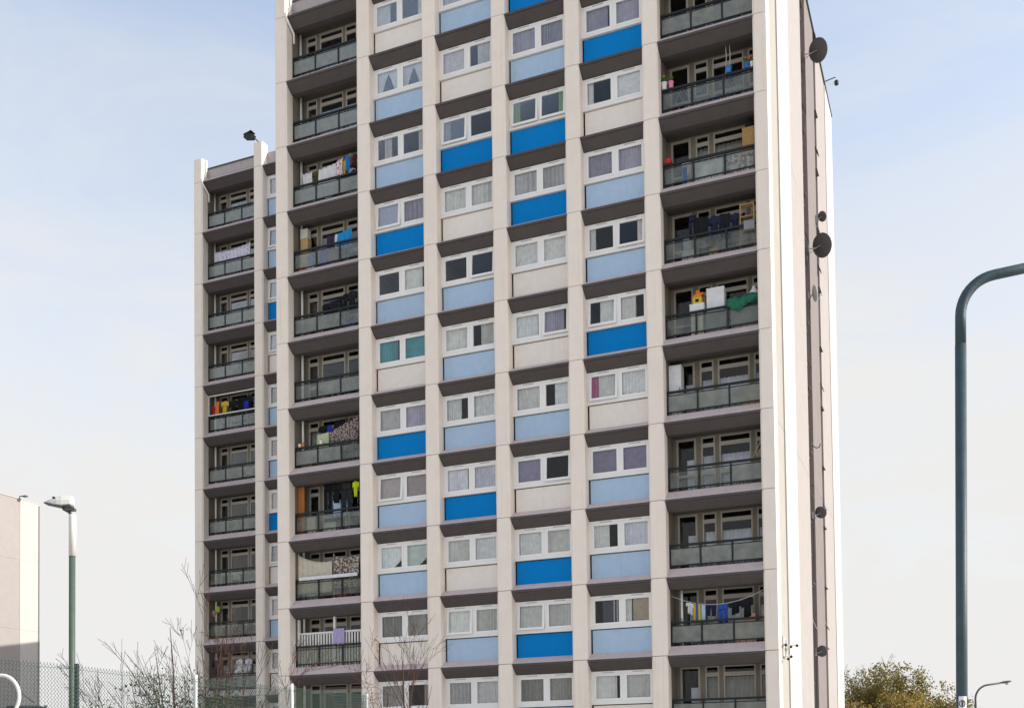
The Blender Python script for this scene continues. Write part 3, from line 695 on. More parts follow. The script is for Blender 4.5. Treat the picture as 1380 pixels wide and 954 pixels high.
root = ob('toy_house', None); place(root,16.88,.66,KZ(4)+1.461); tag(root,'yellow toy house on the flat white carton','toy')
build('body', MB().box(-.15,.15,-.1,.1,0,.23), K_YEL, root); build('roof', MB().prism([(-.17,.231),(.17,.231),(.1,.33),(-.1,.33)],-.11,.11,'y'), K_ORANGE, root); build('window', MB().box(-.06,.06,-.108,-.101,.07,.17), K_BLACK, root)
o = build('toy_truck', MB().box(-.13,.13,-.08,.08,.03,.12).prism([(-.13,.121),(.02,.121),(-.02,.22),(-.12,.22)],-.07,.07,'y'), K_ORANGE); place(o,16.92,.82,KZ(4)+1.80); tag(o,'orange plastic toy behind the yellow toy house','toy')
boxthing('shelf_crate','brown crate supporting the orange toy','crate',K_CARD,16.75,17.1,.87,1.05,FL,1.799,4)
boxthing('white_box','large white box stacked high beside the green tarpaulin','box',K_WHITE,17.19,17.80,.62,1.0,1.13,1.95,4)
boxthing('storage_box','grey storage box under the large white box','box',K_GREY,17.15,17.85,.60,1.02,FL,1.128,4)
# tarpaulin bundled over the rail
rnd = random.Random(5); mb = MB()
def tarp(u, v):
    x = -.53+1.06*u; env = (math.sin(math.pi*min(1, u*1.02))**.5)*(1.15-.62*u)
    a = v*math.pi*2
    r = .035+.17*env*(1+.16*math.sin(9*u+2*a)+.13*math.sin(23*u-3*a+1)+.09*math.sin(41*u+5*a))
    zc = .10-.16*math.exp(-((u-.36)/.22)**2)+.06*u
    return (x+.03*math.sin(3*a+7*u), math.sin(a)*r*.6, math.cos(a)*r*1.15+zc-.03*abs(math.sin(13*u+a)))
n_u, n_v = 40, 28; 
for i in range(n_u+1):
    for j in range(n_v): mb.v.append(tarp(i/n_u, j/n_v))
for i in range(n_u):
    for j in range(n_v):
        j2 = (j+1) % n_v; mb.f.append((i*n_v+j, i*n_v+j2, (i+1)*n_v+j2, (i+1)*n_v+j))
mb.f.append(tuple(range(n_v))); mb.f.append(tuple(n_u*n_v+j for j in range(n_v)))
o = build('tarpaulin', mb, K_TARP, smooth=True); place(o,18.47,.47,KZ(4)+1.21); tag(o,'bundled dark green tarpaulin thrown over the railing','tarpaulin')
o = build('carrier_bag', MB().lathe([(.10,0),(.16,.08),(.17,.24),(.09,.36),(.05,.42),(.07,.45)],12), K_WHITE, smooth=True); place(o,18.78,.78,KZ(4)+1.35); tag(o,'stuffed white carrier bag behind the green tarpaulin','bag')
boxthing('storage_box','clear grey tub under the white carrier bag and tarpaulin','box',K_GREY,18.02,18.95,.60,1.0,FL,1.348,4)
root = ob('white_cabinet', None); place(root,16.03,.88,KZ(3)+FL); tag(root,'tall white cabinet standing against the balcony side wall','cabinet')
build('body', MB().box(-.22,.22,-.2,.2,0,1.86), K_WHITE, root); build('door', MB().box(-.21,.21,-.215,-.202,.04,1.82), K_WHITE, root); build('handle', MB().box(.16,.18,-.235,-.216,.85,1.05), black, root)
o = build('carton_sheet', MB().box(0,.64,0,.02,0,.76).box(0,.64,-.004,0,.37,.39), K_CARD); place(o,18.28,.56,KZ(3)+FL); tag(o,'brown cardboard sheet leaning inside the end glass panel','cardboard')
root = ob('wooden_poles', None); place(root,18.1,.7,KZ(2)+FL); tag(root,'wooden poles leaning diagonally in the balcony corner','poles')
for dx, a in ((0, .0), (.12, .05), (.22, -.04)): build('pole', MB().tube([(dx,a,0),(dx*.4+.80,a+.1,1.52-dx)], .022, 6), K_TAN, root)
# washing line balcony
o = build('washing_line', MB().tube([(15.80+(18.98-15.80)*t-15.8, 0, (2.10+(2.12-2.10)*t)-.42*4*t*(1-t)*.95) for t in [i/24 for i in range(25)]], .007, 5), upvc); place(o,15.80,.6,KZ(0)); tag(o,'white washing line strung across the balcony with the steel prop','washing line')
LZ = lambda x: 2.10-.40*4*((x-15.8)/3.18)*(1-(x-15.8)/3.18)
for kd, nm, lab, m, a, b, bot in (
  ('shirt','shirt','small white top pegged beside the yellow and blue scarf',K_WHITE,16.30,16.60,1.42),
  ('sheet','scarf','yellow scarf with a blue centre stripe pegged on washing line',K_YEL,16.56,16.80,1.10),
  ('sheet','cloth','pale blue cloth between the yellow scarf and dark shorts',K_CYAN,16.82,16.96,1.15),
  ('trousers','shorts','dark shorts pegged between the pale blue cloth and blue jeans',K_NAVY,16.94,17.36,1.32),
  ('trousers','jeans','bright blue jeans pegged beside the dark shorts',K_DBLUE,17.36,17.76,1.02),
  ('shirt','shirt','black top pegged beside the bright blue jeans',K_BLACK,17.76,18.22,1.34),
  ('shirt','shirt','black top pegged at the pillar end beside another black top',K_BLACK,18.18,18.58,1.2)):
    o = cloth(kd, nm, lab, 'laundry', m, a, b, LZ(a)-.01, LZ(b)-.01, bot, .595, 0)
    if nm == 'scarf':
        build('stripe', MB().sheet(lambda u, v: (.085+.07*u, -.036, .02+(LZ(a)-bot-.03)*(1-v)), 3, 4, .01), K_DBLUE, o)
root = ob('steel_prop', None); place(root,16.13,.7,KZ(0)+FL); tag(root,'white steel prop standing floor to ceiling on the washing line balcony','prop')
build('tube', MB().tube([(0,0,0),(0,0,2.0)], .042, 10), upvc, root, smooth=True); build('collar', MB().lathe([(.06,.95),(.06,1.02)],12), K_MET, root); build('foot', MB().box(-.08,.08,-.08,.08,0,.012), K_MET, root)
boxthing('carton','salmon carton stacked above a larger carton under black tops','box',colm('salmon_carton',(.58,.36,.26)),18.25,18.62,.66,.95,1.02,1.33,0)
boxthing('carton','large salmon carton behind the end glass panel under a smaller carton','box',colm('salmon_carton',(.58,.36,.26)),17.92,18.66,.58,1.0,FL,1.019,0)
o = build('cardboard_sign', MB().box(0,.6,0,.012,0,.42).box(.06,.1,-.01,0,.40,.47).box(.5,.54,-.01,0,.40,.47), K_CARD); place(o,18.12,.55,KZ(-1)+.55); tag(o,'cardboard piece hung inside the lowest visible right railing','cardboard')

# odds and ends stored behind the clear glass
clay = colm('terracotta_pot', (.45, .17, .08))
for (nm, lab, cat, m, x0, x1, h, k) in (
  ('crate', 'blue crate behind glass under the black washing by the pillar', 'crate', colm('blue_crate', (.05,.12,.35)), 2.75, 3.25, .42, 5),
  ('storage_box', 'brown box behind glass on the floral throw balcony', 'box', K_CARD, .75, 1.2, .5, 3),
  ('storage_box', 'pale box behind glass below the black trousers and top', 'box', K_PALE, 1.75, 2.3, .45, 2),
  ('storage_box', 'red box behind glass under the printed sheet', 'box', K_RED, 2.35, 2.75, .28, 1),
  ('carton', 'white carton behind glass under the navy trousers', 'box', K_PALE, 16.35, 16.8, .5, 5),
  ('carton', 'brown carton behind glass in the middle of the navy washing balcony', 'box', K_CARD, 17.3, 17.6, .4, 5),
  ('crate', 'grey crate behind lattice on the flower pot balcony', 'crate', K_GREY, 16.9, 17.4, .45, 7),
  ('carton', 'blue carton behind lattice beside the grey crate', 'box', colm('blue_crate', (.05,.12,.35)), 17.5, 17.9, .35, 7),
  ('toy_chest', 'navy chest behind glass beside the boxes under the toy house', 'box', K_NAVY, 16.2, 16.6, .45, 4),
):
    boxthing(nm, lab, cat, m, x0, x1, .70, 1.0, FL, FL+h, k)
# rear wing balconies
cloth('sheet','bed_sheet','white lilac-printed sheet sagging over the rear wing railing','laundry',K_LPAT,-10.15,-7.95,1.84,1.95,.5,DR+.66,8,.10)
cloth('shirt','shirt','red top hung beside an orange top on the crowded rear balcony','laundry',K_RED,-10.43,-10.2,1.8,1.8,1.26,DR+.68,5)
cloth('sheet','towel','orange towel hung between red and yellow garments','laundry',K_ORANGE,-10.15,-9.9,2.01,2.0,1.2,DR+.66,5)
cloth('shirt','shirt','yellow top hung beside the orange towel','laundry',K_YEL,-9.8,-9.32,1.97,1.95,1.25,DR+.66,5)
for i in range(3):
    cloth('shirt' if i != 1 else 'trousers','shirt' if i != 1 else 'trousers',['black top hung next to the yellow top','black trousers hung behind the small blue cloth','black top hung beside the rear wing pillar'][i],'laundry',K_BLACK,-9.36+i*.5,-8.84+i*.5,1.97+.04*i,1.99+.04*i,1.1,DR+.72,5)
cloth('sheet','blue_cloth','small royal blue cloth among black washing on rear balcony','laundry',MATS['royal_blue'],-8.34,-8.07,1.76,1.75,1.37,DR+.62,5)
root = ob('enclosure_frame', None); place(root,-10.42,DR+.44,KZ(5)+1.192); tag(root,'white timber frame boxing the crowded rear balcony opening','frame')
build('bottom_bar', MB().box(0,3.12,-.03,.03,0,.05), whp, root); build('top_bar', MB().box(0,3.12,-.03,.03,1.0,1.05), whp, root); build('upright', MB().box(0,.05,-.03,.03,.051,.999), whp, root)
for i in range(2): chair(['black chair beside the rear wing pillar on the balloon balcony','black chair between the balloons and another black chair'][1-i],K_BLACK,-8.9+i*.62,DR+.85,FL,1,.2,1.05,'black chairs on the balloon balcony')
for xx, zz, m, lab in ((-10.4,1.5,colm('dusty_pink_balloon',(.50,.36,.30),.4),'dusty pink balloon hung on rear balcony wall'),(-10.13,1.7,colm('lime_balloon',(.45,.60,.08),.4),'lime green balloon hung beside the dusty pink balloon')):
    o = build('balloon', MB().lathe([(.01,0),(.03,.01),(.09,.09),(.13,.20),(.12,.29),(.07,.36),(.01,.38)],12), m, smooth=True); place(o,xx,DR+.8,KZ(1)+zz); tag(o,lab,'balloon')
for a, b, m, lab in ((-8.89,-8.44,K_WHITE,'white top hung behind bare branches on the lowest rear balcony'),(-10.4,-10.0,K_NAVY,'navy top hung at the outer end of lowest rear balcony'),(-8.35,-7.9,K_LPAT,'lilac-printed top hung by the pillar on lowest rear balcony')):
    cloth('shirt','shirt',lab,'laundry',m,a,b,1.93,1.93,1.15,DR+.62,0)
chair('pale plastic chair behind glass on the rear balcony above the black chairs',K_PALE,-9.1,DR+.9,FL,2,.5)

# ------------------------------------------------------------------ dishes, lamps and cameras on the tower
dish_m = mat('dark_grey_dish', (.085, .082, .085), .55, .12, 4); dish_l = mat('pale_grey_dish', (.50, .52, .52), .5, .08, 4)
def dish(label, x, y, z, r, m, yaw, pitch, mount_x=XE, my=None):
    root = ob('satellite_dish', None); place(root, mount_x-.02, my or y, z-.05)
    dx = x-mount_x+.02; dy = y-(my or y)
    rot = Matrix.Rotation(yaw, 4, 'Z') @ Matrix.Rotation(R(90)-pitch, 4, 'X')
    prof = []; n = 8
    for i in range(n+1): prof.append((max(.004, r*i/n), .22*r*(i/n)**2))
    for i in range(n, -1, -1): prof.append((max(.004, (r-.006)*i/n), .22*r*(i/n)**2-.022))
    d = build('dish', MB().lathe(prof, 24), m, root, smooth=True); d.matrix_local = Matrix.Translation((dx, dy, .05)) @ rot @ Matrix.Diagonal((1, 1.06, 1, 1))
    tip = Matrix.Translation((dx, dy, .05)) @ rot @ Vector((0, -r*.25, r*1.05)); low = Matrix.Translation((dx, dy, .05)) @ rot @ Vector((0, -r*1.03, .22*r)); back = Matrix.Translation((dx, dy, .05)) @ rot @ Vector((0, 0, -.03))
    build('arm', MB().tube([low, tip], .013, 6), K_MET, root)
    build('receiver', MB().tube([tip+Vector((0,0,-.04)), tip+Vector((0,0,.05))], .032, 8), dish_l, root)
    build('bracket', MB().tube([(0,0,0), (dx*.6, dy*.5, -.02), back], .022, 6).box(-.01,.02,-.08,.08,-.12,.12), K_MET, root)
    build('cable', MB().tube([back, (.03, dy*.2-.12, -.25), (.034, -.14, -1.2), (.034, -.13, -2.6)], .011, 5), black, root)
    return tag(root, label, 'satellite dish')
YW = R(200)
dish('large dark satellite dish near the top of the sunlit end wall', 19.98, 9.9, 31.17, .44, dish_m, R(152), R(22))
dish('small dark satellite dish just above the largest mid-wall dish', 19.72, 12.6, 25.48, .21, dish_m, R(150), R(25))
dish('large dark satellite dish below a small dish on the end wall', 19.96, 9.9, 22.94, .46, dish_m, R(150), R(20))
dish('pale grey satellite dish seen edge-on below the two dark dishes', 19.66, 9.6, 20.86, .32, dish_l, R(112), R(10))
dish('small dark oval satellite dish at mid height of the end wall', 19.78, 9.3, 11.72, .24, dish_m, R(165), R(30))
dish('small dark round satellite dish lowest on the end wall', 19.72, 9.3, 6.11, .22, dish_m, R(176), R(8))
o = build('aerial_bracket', MB().tube([(0,0,.1),(.2,0,-.05),(.32,0,-.02),(.36,0,.12)], .022, 6).box(-.02,.01,-.06,.06,-.05,.2), dish_m); place(o, XE, 9.2, 14.4); tag(o,'empty dark aerial bracket on the end wall between dishes','bracket')
root = ob('security_camera', None); place(root, XE-.02, 17.4, 34.2); tag(root,'black security camera on an arm at the roof edge of the end wall','camera')
build('arm', MB().tube([(0,0,.22),(.50,0,.30)], .025, 6), dish_m, root); build('housing', MB().lathe([(.06,0),(.1,.03),(.1,.2),(.05,.24)],12,(.54,0,-.1)), black, root); build('cable', MB().tube([(.1,0,.22),(.2,0,.02),(.33,0,0),(.45,0,.1)], .008, 5), dish_l, root)
root = ob('floodlight', None); place(root,-7.0,DR+.15,33.02); tag(root,'small black floodlight on a bracket above the rear wing pillar','floodlight')
build('bracket', MB().tube([(.05,0,0),(-.15,-.1,.22),(-.35,-.2,.36)], .03, 6), dish_m, root); build('lamp_head', MB().prism([(-.26,-.14),(.2,-.1),(.24,.1),(-.2,.12)],-.16,.16,'y'), black, root, (-.42,-.2,.36), (0,R(18),0)); build('visor', MB().box(-.3,.2,-.18,.18,0,.02), black, root, (-.42,-.2,.5), (0,R(-12),0))
root = ob('security_camera_cluster', None); place(root, XE, 1.15, 5.45); tag(root,'grey wall plate with a cluster of small security cameras on the end wall','camera')
build('plate', MB().box(-.048,.03,-.5,.45,-.30,.36), mat('grey_plate',(.42,.41,.36),.6,.08,4), root)
for i, (yy, zz, ln) in enumerate(((-.35,.05,.12),(.1,.03,.22),(.5,.10,.36),(-.1,-.32,.25),(-.4,-.42,.2))):
    c = build('camera_body', MB().tube([(.03,yy,zz+.05),(ln*.6,yy-.05,zz+.04),(ln,yy-.2,zz)], [.02,.025,.055], 10), upvc, root)
    build('lens', MB().tube([(ln,yy-.2,zz),(ln+.01,yy-.26,zz-.01)], [.05,.045], 10), black, c)
build('conduit', MB().tube([(.045,-.05,-.3),(.06,-.12,0),(.05,.1,.3)], .018, 6), K_MET, root)

# ------------------------------------------------------------------ neighbouring tower, far left
nb = ob('neighbouring_tower', None); nb.matrix_world = TM @ Matrix.Translation((-74.5, 38.6, 0))
tag(nb, 'plain white end wall of a far tower block beyond the wire fence', 'building')
end_wall(nb, 0, 0, 33.0, (0, 9, 18, 26, 33.0))
build('wall', MB().box(-19, -.46, .3, 19.8, 0, 32.4), concrete_d, nb)
for k in range(11):
    for i in range(5):
        build('window', MB().box(-17.6+i*3.4, -15.4+i*3.4, .24, .297, 1.2+k*2.9, 2.5+k*2.9), glass, nb)
build('roof_lamp', MB().tube([(0,16.9,33.07),(0,16.9,33.3),(.6,17.0,33.3)], .06, 6).box(.5,1.0,16.8,17.2,33.18,33.32), dish_m, nb)
build('rainwater_pipe', MB().tube([(.08,19.7,0),(.08,19.7,32.8)], .06, 8), pink, nb)
# unseen block added behind the tower to shade the foot of the far end wall
lb = ob('shade_block', None); lb.location = (-17.5, 112, 0)
tag(lb, 'added brick block hidden behind the tower to shade the far end wall', 'building')
brick = mat('red_brick', (.30, .15, .10), .9, .2, 3)
build('wall', MB().box(-7, 22, -9, 9, 0, 31.6), brick, lb)
build('wall', MB().box(-6.99, 22, 9.001, 20, 0, 30.4), brick, lb)
build('roof', MB().box(-7.3, 22.3, -9.3, 9.3, 31.602, 31.9), coping, lb)
for k in range(9):
    for i in range(7): build('window', MB().box(-5+i*3.8, -3+i*3.8, -9.08, -9.003, 1.2+k*2.9, 2.5+k*2.9), glass, lb)

# ------------------------------------------------------------------ street lamps
gpaint = mat('blue_green_lamp_paint', (.042, .07, .08), .5, .2, 6, .2, fine=40, streak=(.16, .17, .15, .5))
grn = mat('grey_green_lamp_paint', (.085, .115, .09), .5, .15, 5, .2, fine=40)
lamp_white = mat('lamp_casing', (.66, .65, .60), .45, .08, 5)
bowl_m = glass_mat('lamp_bowl', (.8, .8, .78), .4, (.7, .7, .66), .15)
def sweep(pts, n=10):
    P = [Vector(p) for p in pts]; P = [P[0]]+P+[P[-1]]; o = []
    for i in range(1, len(P)-2):
        for j in range(n):
            t = j/n; a, b, c, d = P[i-1], P[i], P[i+1], P[i+2]
            o.append(.5*((2*b)+(c-a)*t+(2*a-5*b+4*c-d)*t*t+(3*b-a-3*c+d)*t**3))
    o.append(P[-2]); return o
def bent_lamp(label, x, y, h, r, bend, reach, rise, m, arm_r, lean=0):
    root = ob('street_lamp', None); root.location = (x, y, 0); root.rotation_euler = (0, lean, 0)
    arc = [(bend*(1-math.cos(t)), 0, h-bend+bend*math.sin(t)) for t in [i/10*R(77) for i in range(11)]]
    e = arc[-1]; tl = Vector((math.sin(R(77)), 0, math.cos(R(77)))); L_ = reach-e[0]
    arc.append((e[0]+L_, 0, e[2]+L_*math.tan(R(13))*rise))
    low = [(0,0,0), (0,0,h-bend-.28)]
    build('column', MB().tube(low, r, 20), m, root, smooth=True)
    build('arm', MB().tube([(0,0,h-bend-.279)]+arc, arm_r, 20), m, root, smooth=True)
    build('base', MB().tube([(0,0,0),(0,0,1.2)], r*1.35, 16), m, root, smooth=True)
    build('door', MB().box(-.05,.05,-r*1.35-.012,-r*1.3,.4,.85), m, root)
    d = Vector(arc[-1])
    hd = MB(); prof = [(-.02,.05,.04),(.12,.09,.06),(.45,.13,.08),(.66,.09,.05),(.72,.03,.02)]
    k = 0; hd.v = []; hd.f = []
    for (xx, wy, hz_) in prof:
        for j in range(12):
            a = 2*math.pi*j/12; hd.v.append((d.x+xx, wy*math.cos(a), d.z+hz_*math.sin(a)+xx*.14+.01))
    for i in range(len(prof)-1):
        for j in range(12): hd.f.append((i*12+j, i*12+(j+1) % 12, (i+1)*12+(j+1) % 12, (i+1)*12+j))
    hd.f.append(tuple(range(12))[::-1]); hd.f.append(tuple(48+j for j in range(12)))
    build('lamp_head', hd, lamp_white if arm_r > .04 and False else m, root, smooth=True)
    build('bowl', MB().lathe([(.02,-.12),(.07,-.1),(.10,-.04),(.10,0)],12,(d.x+.42,0,d.z+.01)), bowl_m, root, smooth=True)
    build('sensor', MB().lathe([(.03,0),(.03,.05),(.015,.06)],8,(d.x+.25,0,d.z+.12)), lamp_white, root)
    return tag(root, label, 'street lamp')
bent_lamp('blue-green street lamp with a thick bent arm and small sticker, clear of the tower', 4.262, 10.3, 6.33, .052, .42, 1.6, 1.0, gpaint, .050, .023)
bent_lamp('distant thin street lamp with a bent arm beside the autumn tree', 28.9, 67, 6.35, .07, .9, 1.55, .6, mat('brown_lamp_paint',(.10,.085,.075),.6,.1,5), .06)
# sticker on the near lamp: white plate with a black ring and figure
root = ob('lamp_sticker', None); root.location = (4.302, 10.3, 2.02); root.rotation_euler = (0, .023, 0); tag(root, 'small white notice with a black ring on the blue-green lamp column', 'sign')
stk = mat('white_sticker', (.78, .78, .78), .5, .02, 5); ink = mat('black_ink', (.02, .02, .02), .6, 0)
def curved(x0, x1, z0, z1, r): 
    m = MB(); n = 8
    def fn(u, v):
        a = (x0+(x1-x0)*u)/r; return (r*math.sin(a), -r*math.cos(a), z0+(z1-z0)*v)
    return m.sheet(fn, n, 2, .001)
build('plate', curved(-.045, .035, .0, .20, .0555), stk, root, smooth=False)
rg = MB(); 
rg.tube([(.057*math.sin((-.012+.028*math.cos(t))/.057), -.057*math.cos((-.012+.028*math.cos(t))/.057), .13+.03*math.sin(t)) for t in [i/24*6.2832 for i in range(25)]], .004, 5, cap=False)
build('ring', rg, ink, root)
build('figure', MB().box(-.02,-.006,-.060,-.057,.108,.145).box(-.018,.004,-.060,-.057,.146,.152), ink, root)

root = ob('street_lamp', None); root.location = (-7.30, 17.85, 0); tag(root, 'green street lamp with an off-white post-top lantern behind the wire fence', 'street lamp')
build('column', MB().tube([(0,0,0),(0,0,5.28)], .052, 16), grn, root, smooth=True)
build('base', MB().tube([(0,0,0),(0,0,1.1)], .075, 16), grn, root, smooth=True)
build('spigot', MB().tube([(.005,0,5.2),(.005,0,5.86),(.0,0,5.9)], [.06,.06,.05], 16), lamp_white, root, smooth=True)
build('bracket', MB().tube([(-.0,0,5.88),(-.06,0,5.95),(-.14,0,5.99),(-.16,0,6.06)], .026, 8).box(-.12,.05,-.05,.05,5.96,6.0), dish_m, root)
hd = MB(); prof = [(.02,.05,-.01,.07),(-.0,.10,-.03,.12),(-.14,.12,-.045,.125),(-.22,.12,-.035,.10),(-.34,.10,-.01,.06),(-.44,.06,.01,.025),(-.465,.03,.012,.02)]
for (xx, wy, zl, zh) in prof:
    for (a, b) in ((-1,0),(-.98,.45),(-.7,.9),(0,1),(.7,.9),(.98,.45),(1,0),(.8,-.2),(0,-.3),(-.8,-.2)):
        hd.v.append((xx, wy*a, 6.09+(zl+(zh-zl)*max(0, b) if b >= 0 else zl+.05*b)))
n_ = 10
for i in range(len(prof)-1):
    for j in range(n_): hd.f.append((i*n_+j, i*n_+(j+1) % n_, (i+1)*n_+(j+1) % n_, (i+1)*n_+j))
hd.f.append(tuple(range(n_))[::-1]); hd.f.append(tuple((len(prof)-1)*n_+j for j in range(n_)))
build('lantern_casing', hd, lamp_white, root)
build('glass_panel', MB().prism([(-.44,6.075),(-.2,6.02),(.0,6.02),(.0,6.045),(-.2,6.045),(-.44,6.09)],-.085,.085,'y'), mat('dark_lens',(.08,.09,.09),.3,.05,5), root)
build('catch', MB().box(-.29,-.25,-.105,-.09,6.15,6.18), ink, root)

# ------------------------------------------------------------------ wire fence
fwire = mat('green_plastic_wire', (.055, .095, .075), .5, .2, 8)
fpost = mat('dark_fence_post', (.035, .05, .052), .5, .15, 6); fpost_w = mat('galvanised_post', (.62, .63, .62), .4, .08, 6, metallic=.15)
FA = Vector((-6.12, 12.874, 0)); FD = Vector((.42135, .90690, 0)); FHT = 3.0
fence = ob('chain_link_fence', None); fence.location = FA; fence.rotation_euler = (0, 0, math.atan2(FD.y, FD.x))
tag(fence, 'tall chain-link fence with dark and galvanised posts in front of the bare shrubs', 'fence')
rnd = random.Random(3); pitch = .052; W_ = .0028; bounds = [-3.4, 1.19, 3.44, 5.80, 8.12]
for a, b in zip(bounds, bounds[1:]):
    mb = MB(); W_ = .0042 if a > 5 else .0031 if a > 3 else .0029; n = int((b-a)/pitch); nz = int(FHT/pitch)
    for i in range(n):
        x = a+i*pitch
        pts = []
        for j in range(nz*2+1):
            z = j*pitch/2
            pts.append((x+(pitch*.5 if j % 2 else -.0)+(.012*math.sin(z*2.1+i*.11)), (.003 if j % 2 else -.003)+.02*math.sin(x*1.7+z*1.3), z))
        mb.tube(pts, W_, 3, cap=False)
        mb.tube([(x+(pitch*.5 if j % 2 else pitch)+(.012*math.sin(p[2]*2.1+i*.11)), p[1]+.004, p[2]) for j, p in enumerate(pts)], W_, 3, cap=False)
        mb.tube([(pts[-1][0], pts[-1][1], pts[-1][2]), (pts[-1][0]+.006, pts[-1][1]+.004, pts[-1][2]+.02)], W_*1.7, 3)
    for z in (1.5, 2.35, 2.93): mb.tube([(a, .006, z), ((a+b)/2, .006, z-.012), (b, .006, z)], .0024, 4)
    o = build('wire_mesh', mb, fwire, fence); o['kind'] = 'stuff'
for x, m, r, top in ((-3.4, fpost, .03, 3.05), (1.19, fpost, .020, 3.01), (3.44, fpost_w, .032, 3.03), (5.80, fpost_w, .032, 3.05), (8.12, fpost_w, .03, 3.0)):
    pb = MB().box(x-r, x+r, .012, .02, 0, top).box(x-r, x-r+.008, .0205, .06, 0, top) if m is fpost else MB().tube([(x, .04, 0), (x, .04, top)], r, 14)
    build('post', pb, m, fence, smooth=m is fpost_w)

# play-frame hoop behind the fence's near end
root = ob('play_frame', None); root.location = (-5.34, 11.2, 0); tag(root, 'white curved steel tube frame by the near end of the wire fence', 'play frame')
tm = mat('white_tube_paint', (.72, .70, .66), .4, .06, 5); td = mat('dark_tube_paint', (.06, .07, .065), .5, .1, 5)
ring = [(.02+.19*math.cos(t)*1.0, 0, 2.40+.22*math.sin(t)) for t in [R(a) for a in range(140, -61, -10)]]
build('hoop', MB().tube(sweep([(-.30,0,0),(-.30,0,2.2)]+ring[::2]+[(.06,0,2.13),(-.02,0,2.0),(-.04,0,0)], 5), .019, 12), tm, root, smooth=True)
build('crossbar', MB().tube(sweep([(.07,.02,2.29),(.30,.02,2.29),(.42,.02,2.285),(.47,.02,2.25),(.48,.02,2.1),(.48,.02,0)], 6), .014, 10), td, root, smooth=True)
build('brace', MB().tube([(.2,.02,2.45),(.36,.02,2.33)], .007, 6), td, root)

# ------------------------------------------------------------------ shrubs and trees
bark = mat('reddish_twig_bark', (.085, .044, .031), .9, .25, 9); bark_d = mat('dark_bark', (.10, .075, .06), .9, .25, 7)
def leaf_mat(name, cols, tr=.35):
    m = bpy.data.materials.new(name); m.use_nodes = True; n = m.node_tree.nodes; l = m.node_tree.links
    b = n['Principled BSDF']; b.inputs['Roughness'].default_value = .6
    g = n.new('ShaderNodeNewGeometry'); r = n.new('ShaderNodeValToRGB'); r.color_ramp.interpolation = 'LINEAR'
    for i, c in enumerate(cols):
        e = r.color_ramp.elements[i] if i < 2 else r.color_ramp.elements.new(i/(len(cols)-1))
        e.position = i/(len(cols)-1); e.color = (*c, 1)
    l.new(g.outputs['Random Per Island'], r.inputs[0]); l.new(r.outputs[0], b.inputs['Base Color'])
    tb = n.new('ShaderNodeBsdfTranslucent'); l.new(r.outputs[0], tb.inputs[0]); ms = n.new('ShaderNodeMixShader'); ms.inputs[0].default_value = tr
    l.new(b.outputs[0], ms.inputs[1]); l.new(tb.outputs[0], ms.inputs[2]); l.new(ms.outputs[0], n['Material Output'].inputs[0]); return m
def grow(mb, p, d, length, r, depth, rnd, tips, bend=.12, split=3, minr=.0036):
    pts = [p]; n = 6; q = p.copy(); dd = d.copy(); rads = [r]
    for i in range(n):
        dd = (dd + Vector((rnd.uniform(-1,1), rnd.uniform(-1,1), rnd.uniform(-.5,.62)))*bend).normalized()
        q = q + dd*(length/n); pts.append(q.copy()); rads.append(max(minr, r*(1-.88*(i+1)/n)))
    mb.tube(pts, rads, 6 if r > .012 else 4, cap=False)
    tips.append((pts[-1], dd.copy()))
    if depth == 0: return
    for i in range(split + (2 if depth == 3 else 0)):
        j = rnd.randint(1, n-1); a = rnd.uniform(.3, .8); ax = Vector((rnd.uniform(-1,1), rnd.uniform(-1,1), rnd.uniform(-.2,.2)))
        nd = (pts[j+1]-pts[j]).normalized(); side = nd.cross(ax).normalized()
        nd = (nd*math.cos(a)+side*math.sin(a)); nd.z += .15; nd.normalize()
        grow(mb, pts[j], nd, length*rnd.uniform(.38, .66)*(1-.35*j/n), rads[j]*.55, depth-1, rnd, tips, bend*1.1, split, minr)
def quads(mb, c, size, rnd):
    a = Vector((rnd.uniform(-1,1), rnd.uniform(-1,1), rnd.uniform(-1,1))).normalized(); b = a.cross(Vector((rnd.uniform(-1,1), rnd.uniform(-1,1), rnd.uniform(-1,1)))).normalized()
    s = size*rnd.uniform(.6, 1.3); k = len(mb.v)
    mb.v += [tuple(c-a*s), tuple(c+b*s*.5-a*s*.1), tuple(c+a*s), tuple(c-b*s*.5-a*s*.1)]; mb.f.append((k, k+1, k+2, k+3))
def raw(name, mb, m, parent):
    me = bpy.data.meshes.new(name); me.from_pydata(mb.v, [], mb.f); me.materials.append(m); return ob(name, me, parent)
def bare_shrub(label, x, y, stems, rnd, depth=3, leaves=0, split=4, base_z=.0, tall=1., spread=1.):
    root = ob('bare_shrub', None); root.location = (x, y, 0)
    mbs = MB(); tips = []
    for (dx, dy, h, lx, ly, r) in stems:
        v_ = Vector((lx*spread, ly, h*tall)); d = v_.normalized()
        grow(mbs, Vector((dx, dy, base_z)), d, v_.length, r*1.35, depth, rnd, tips, .05, split)
    raw('branches', mbs, bark, root)
    if leaves:
        ml = MB()
        for i in range(leaves):
            t = rnd.choice(tips)[0]; quads(ml, t+Vector((rnd.gauss(0,.05), rnd.gauss(0,.05), rnd.gauss(0,.05))), .028, rnd)
        raw('leaves', ml, LEAF_R, root)
    return tag(root, label, 'shrub')
LEAF_R = leaf_mat('russet_leaves', [(.16,.06,.02),(.25,.10,.02),(.10,.08,.03)])
rnd = random.Random(4)
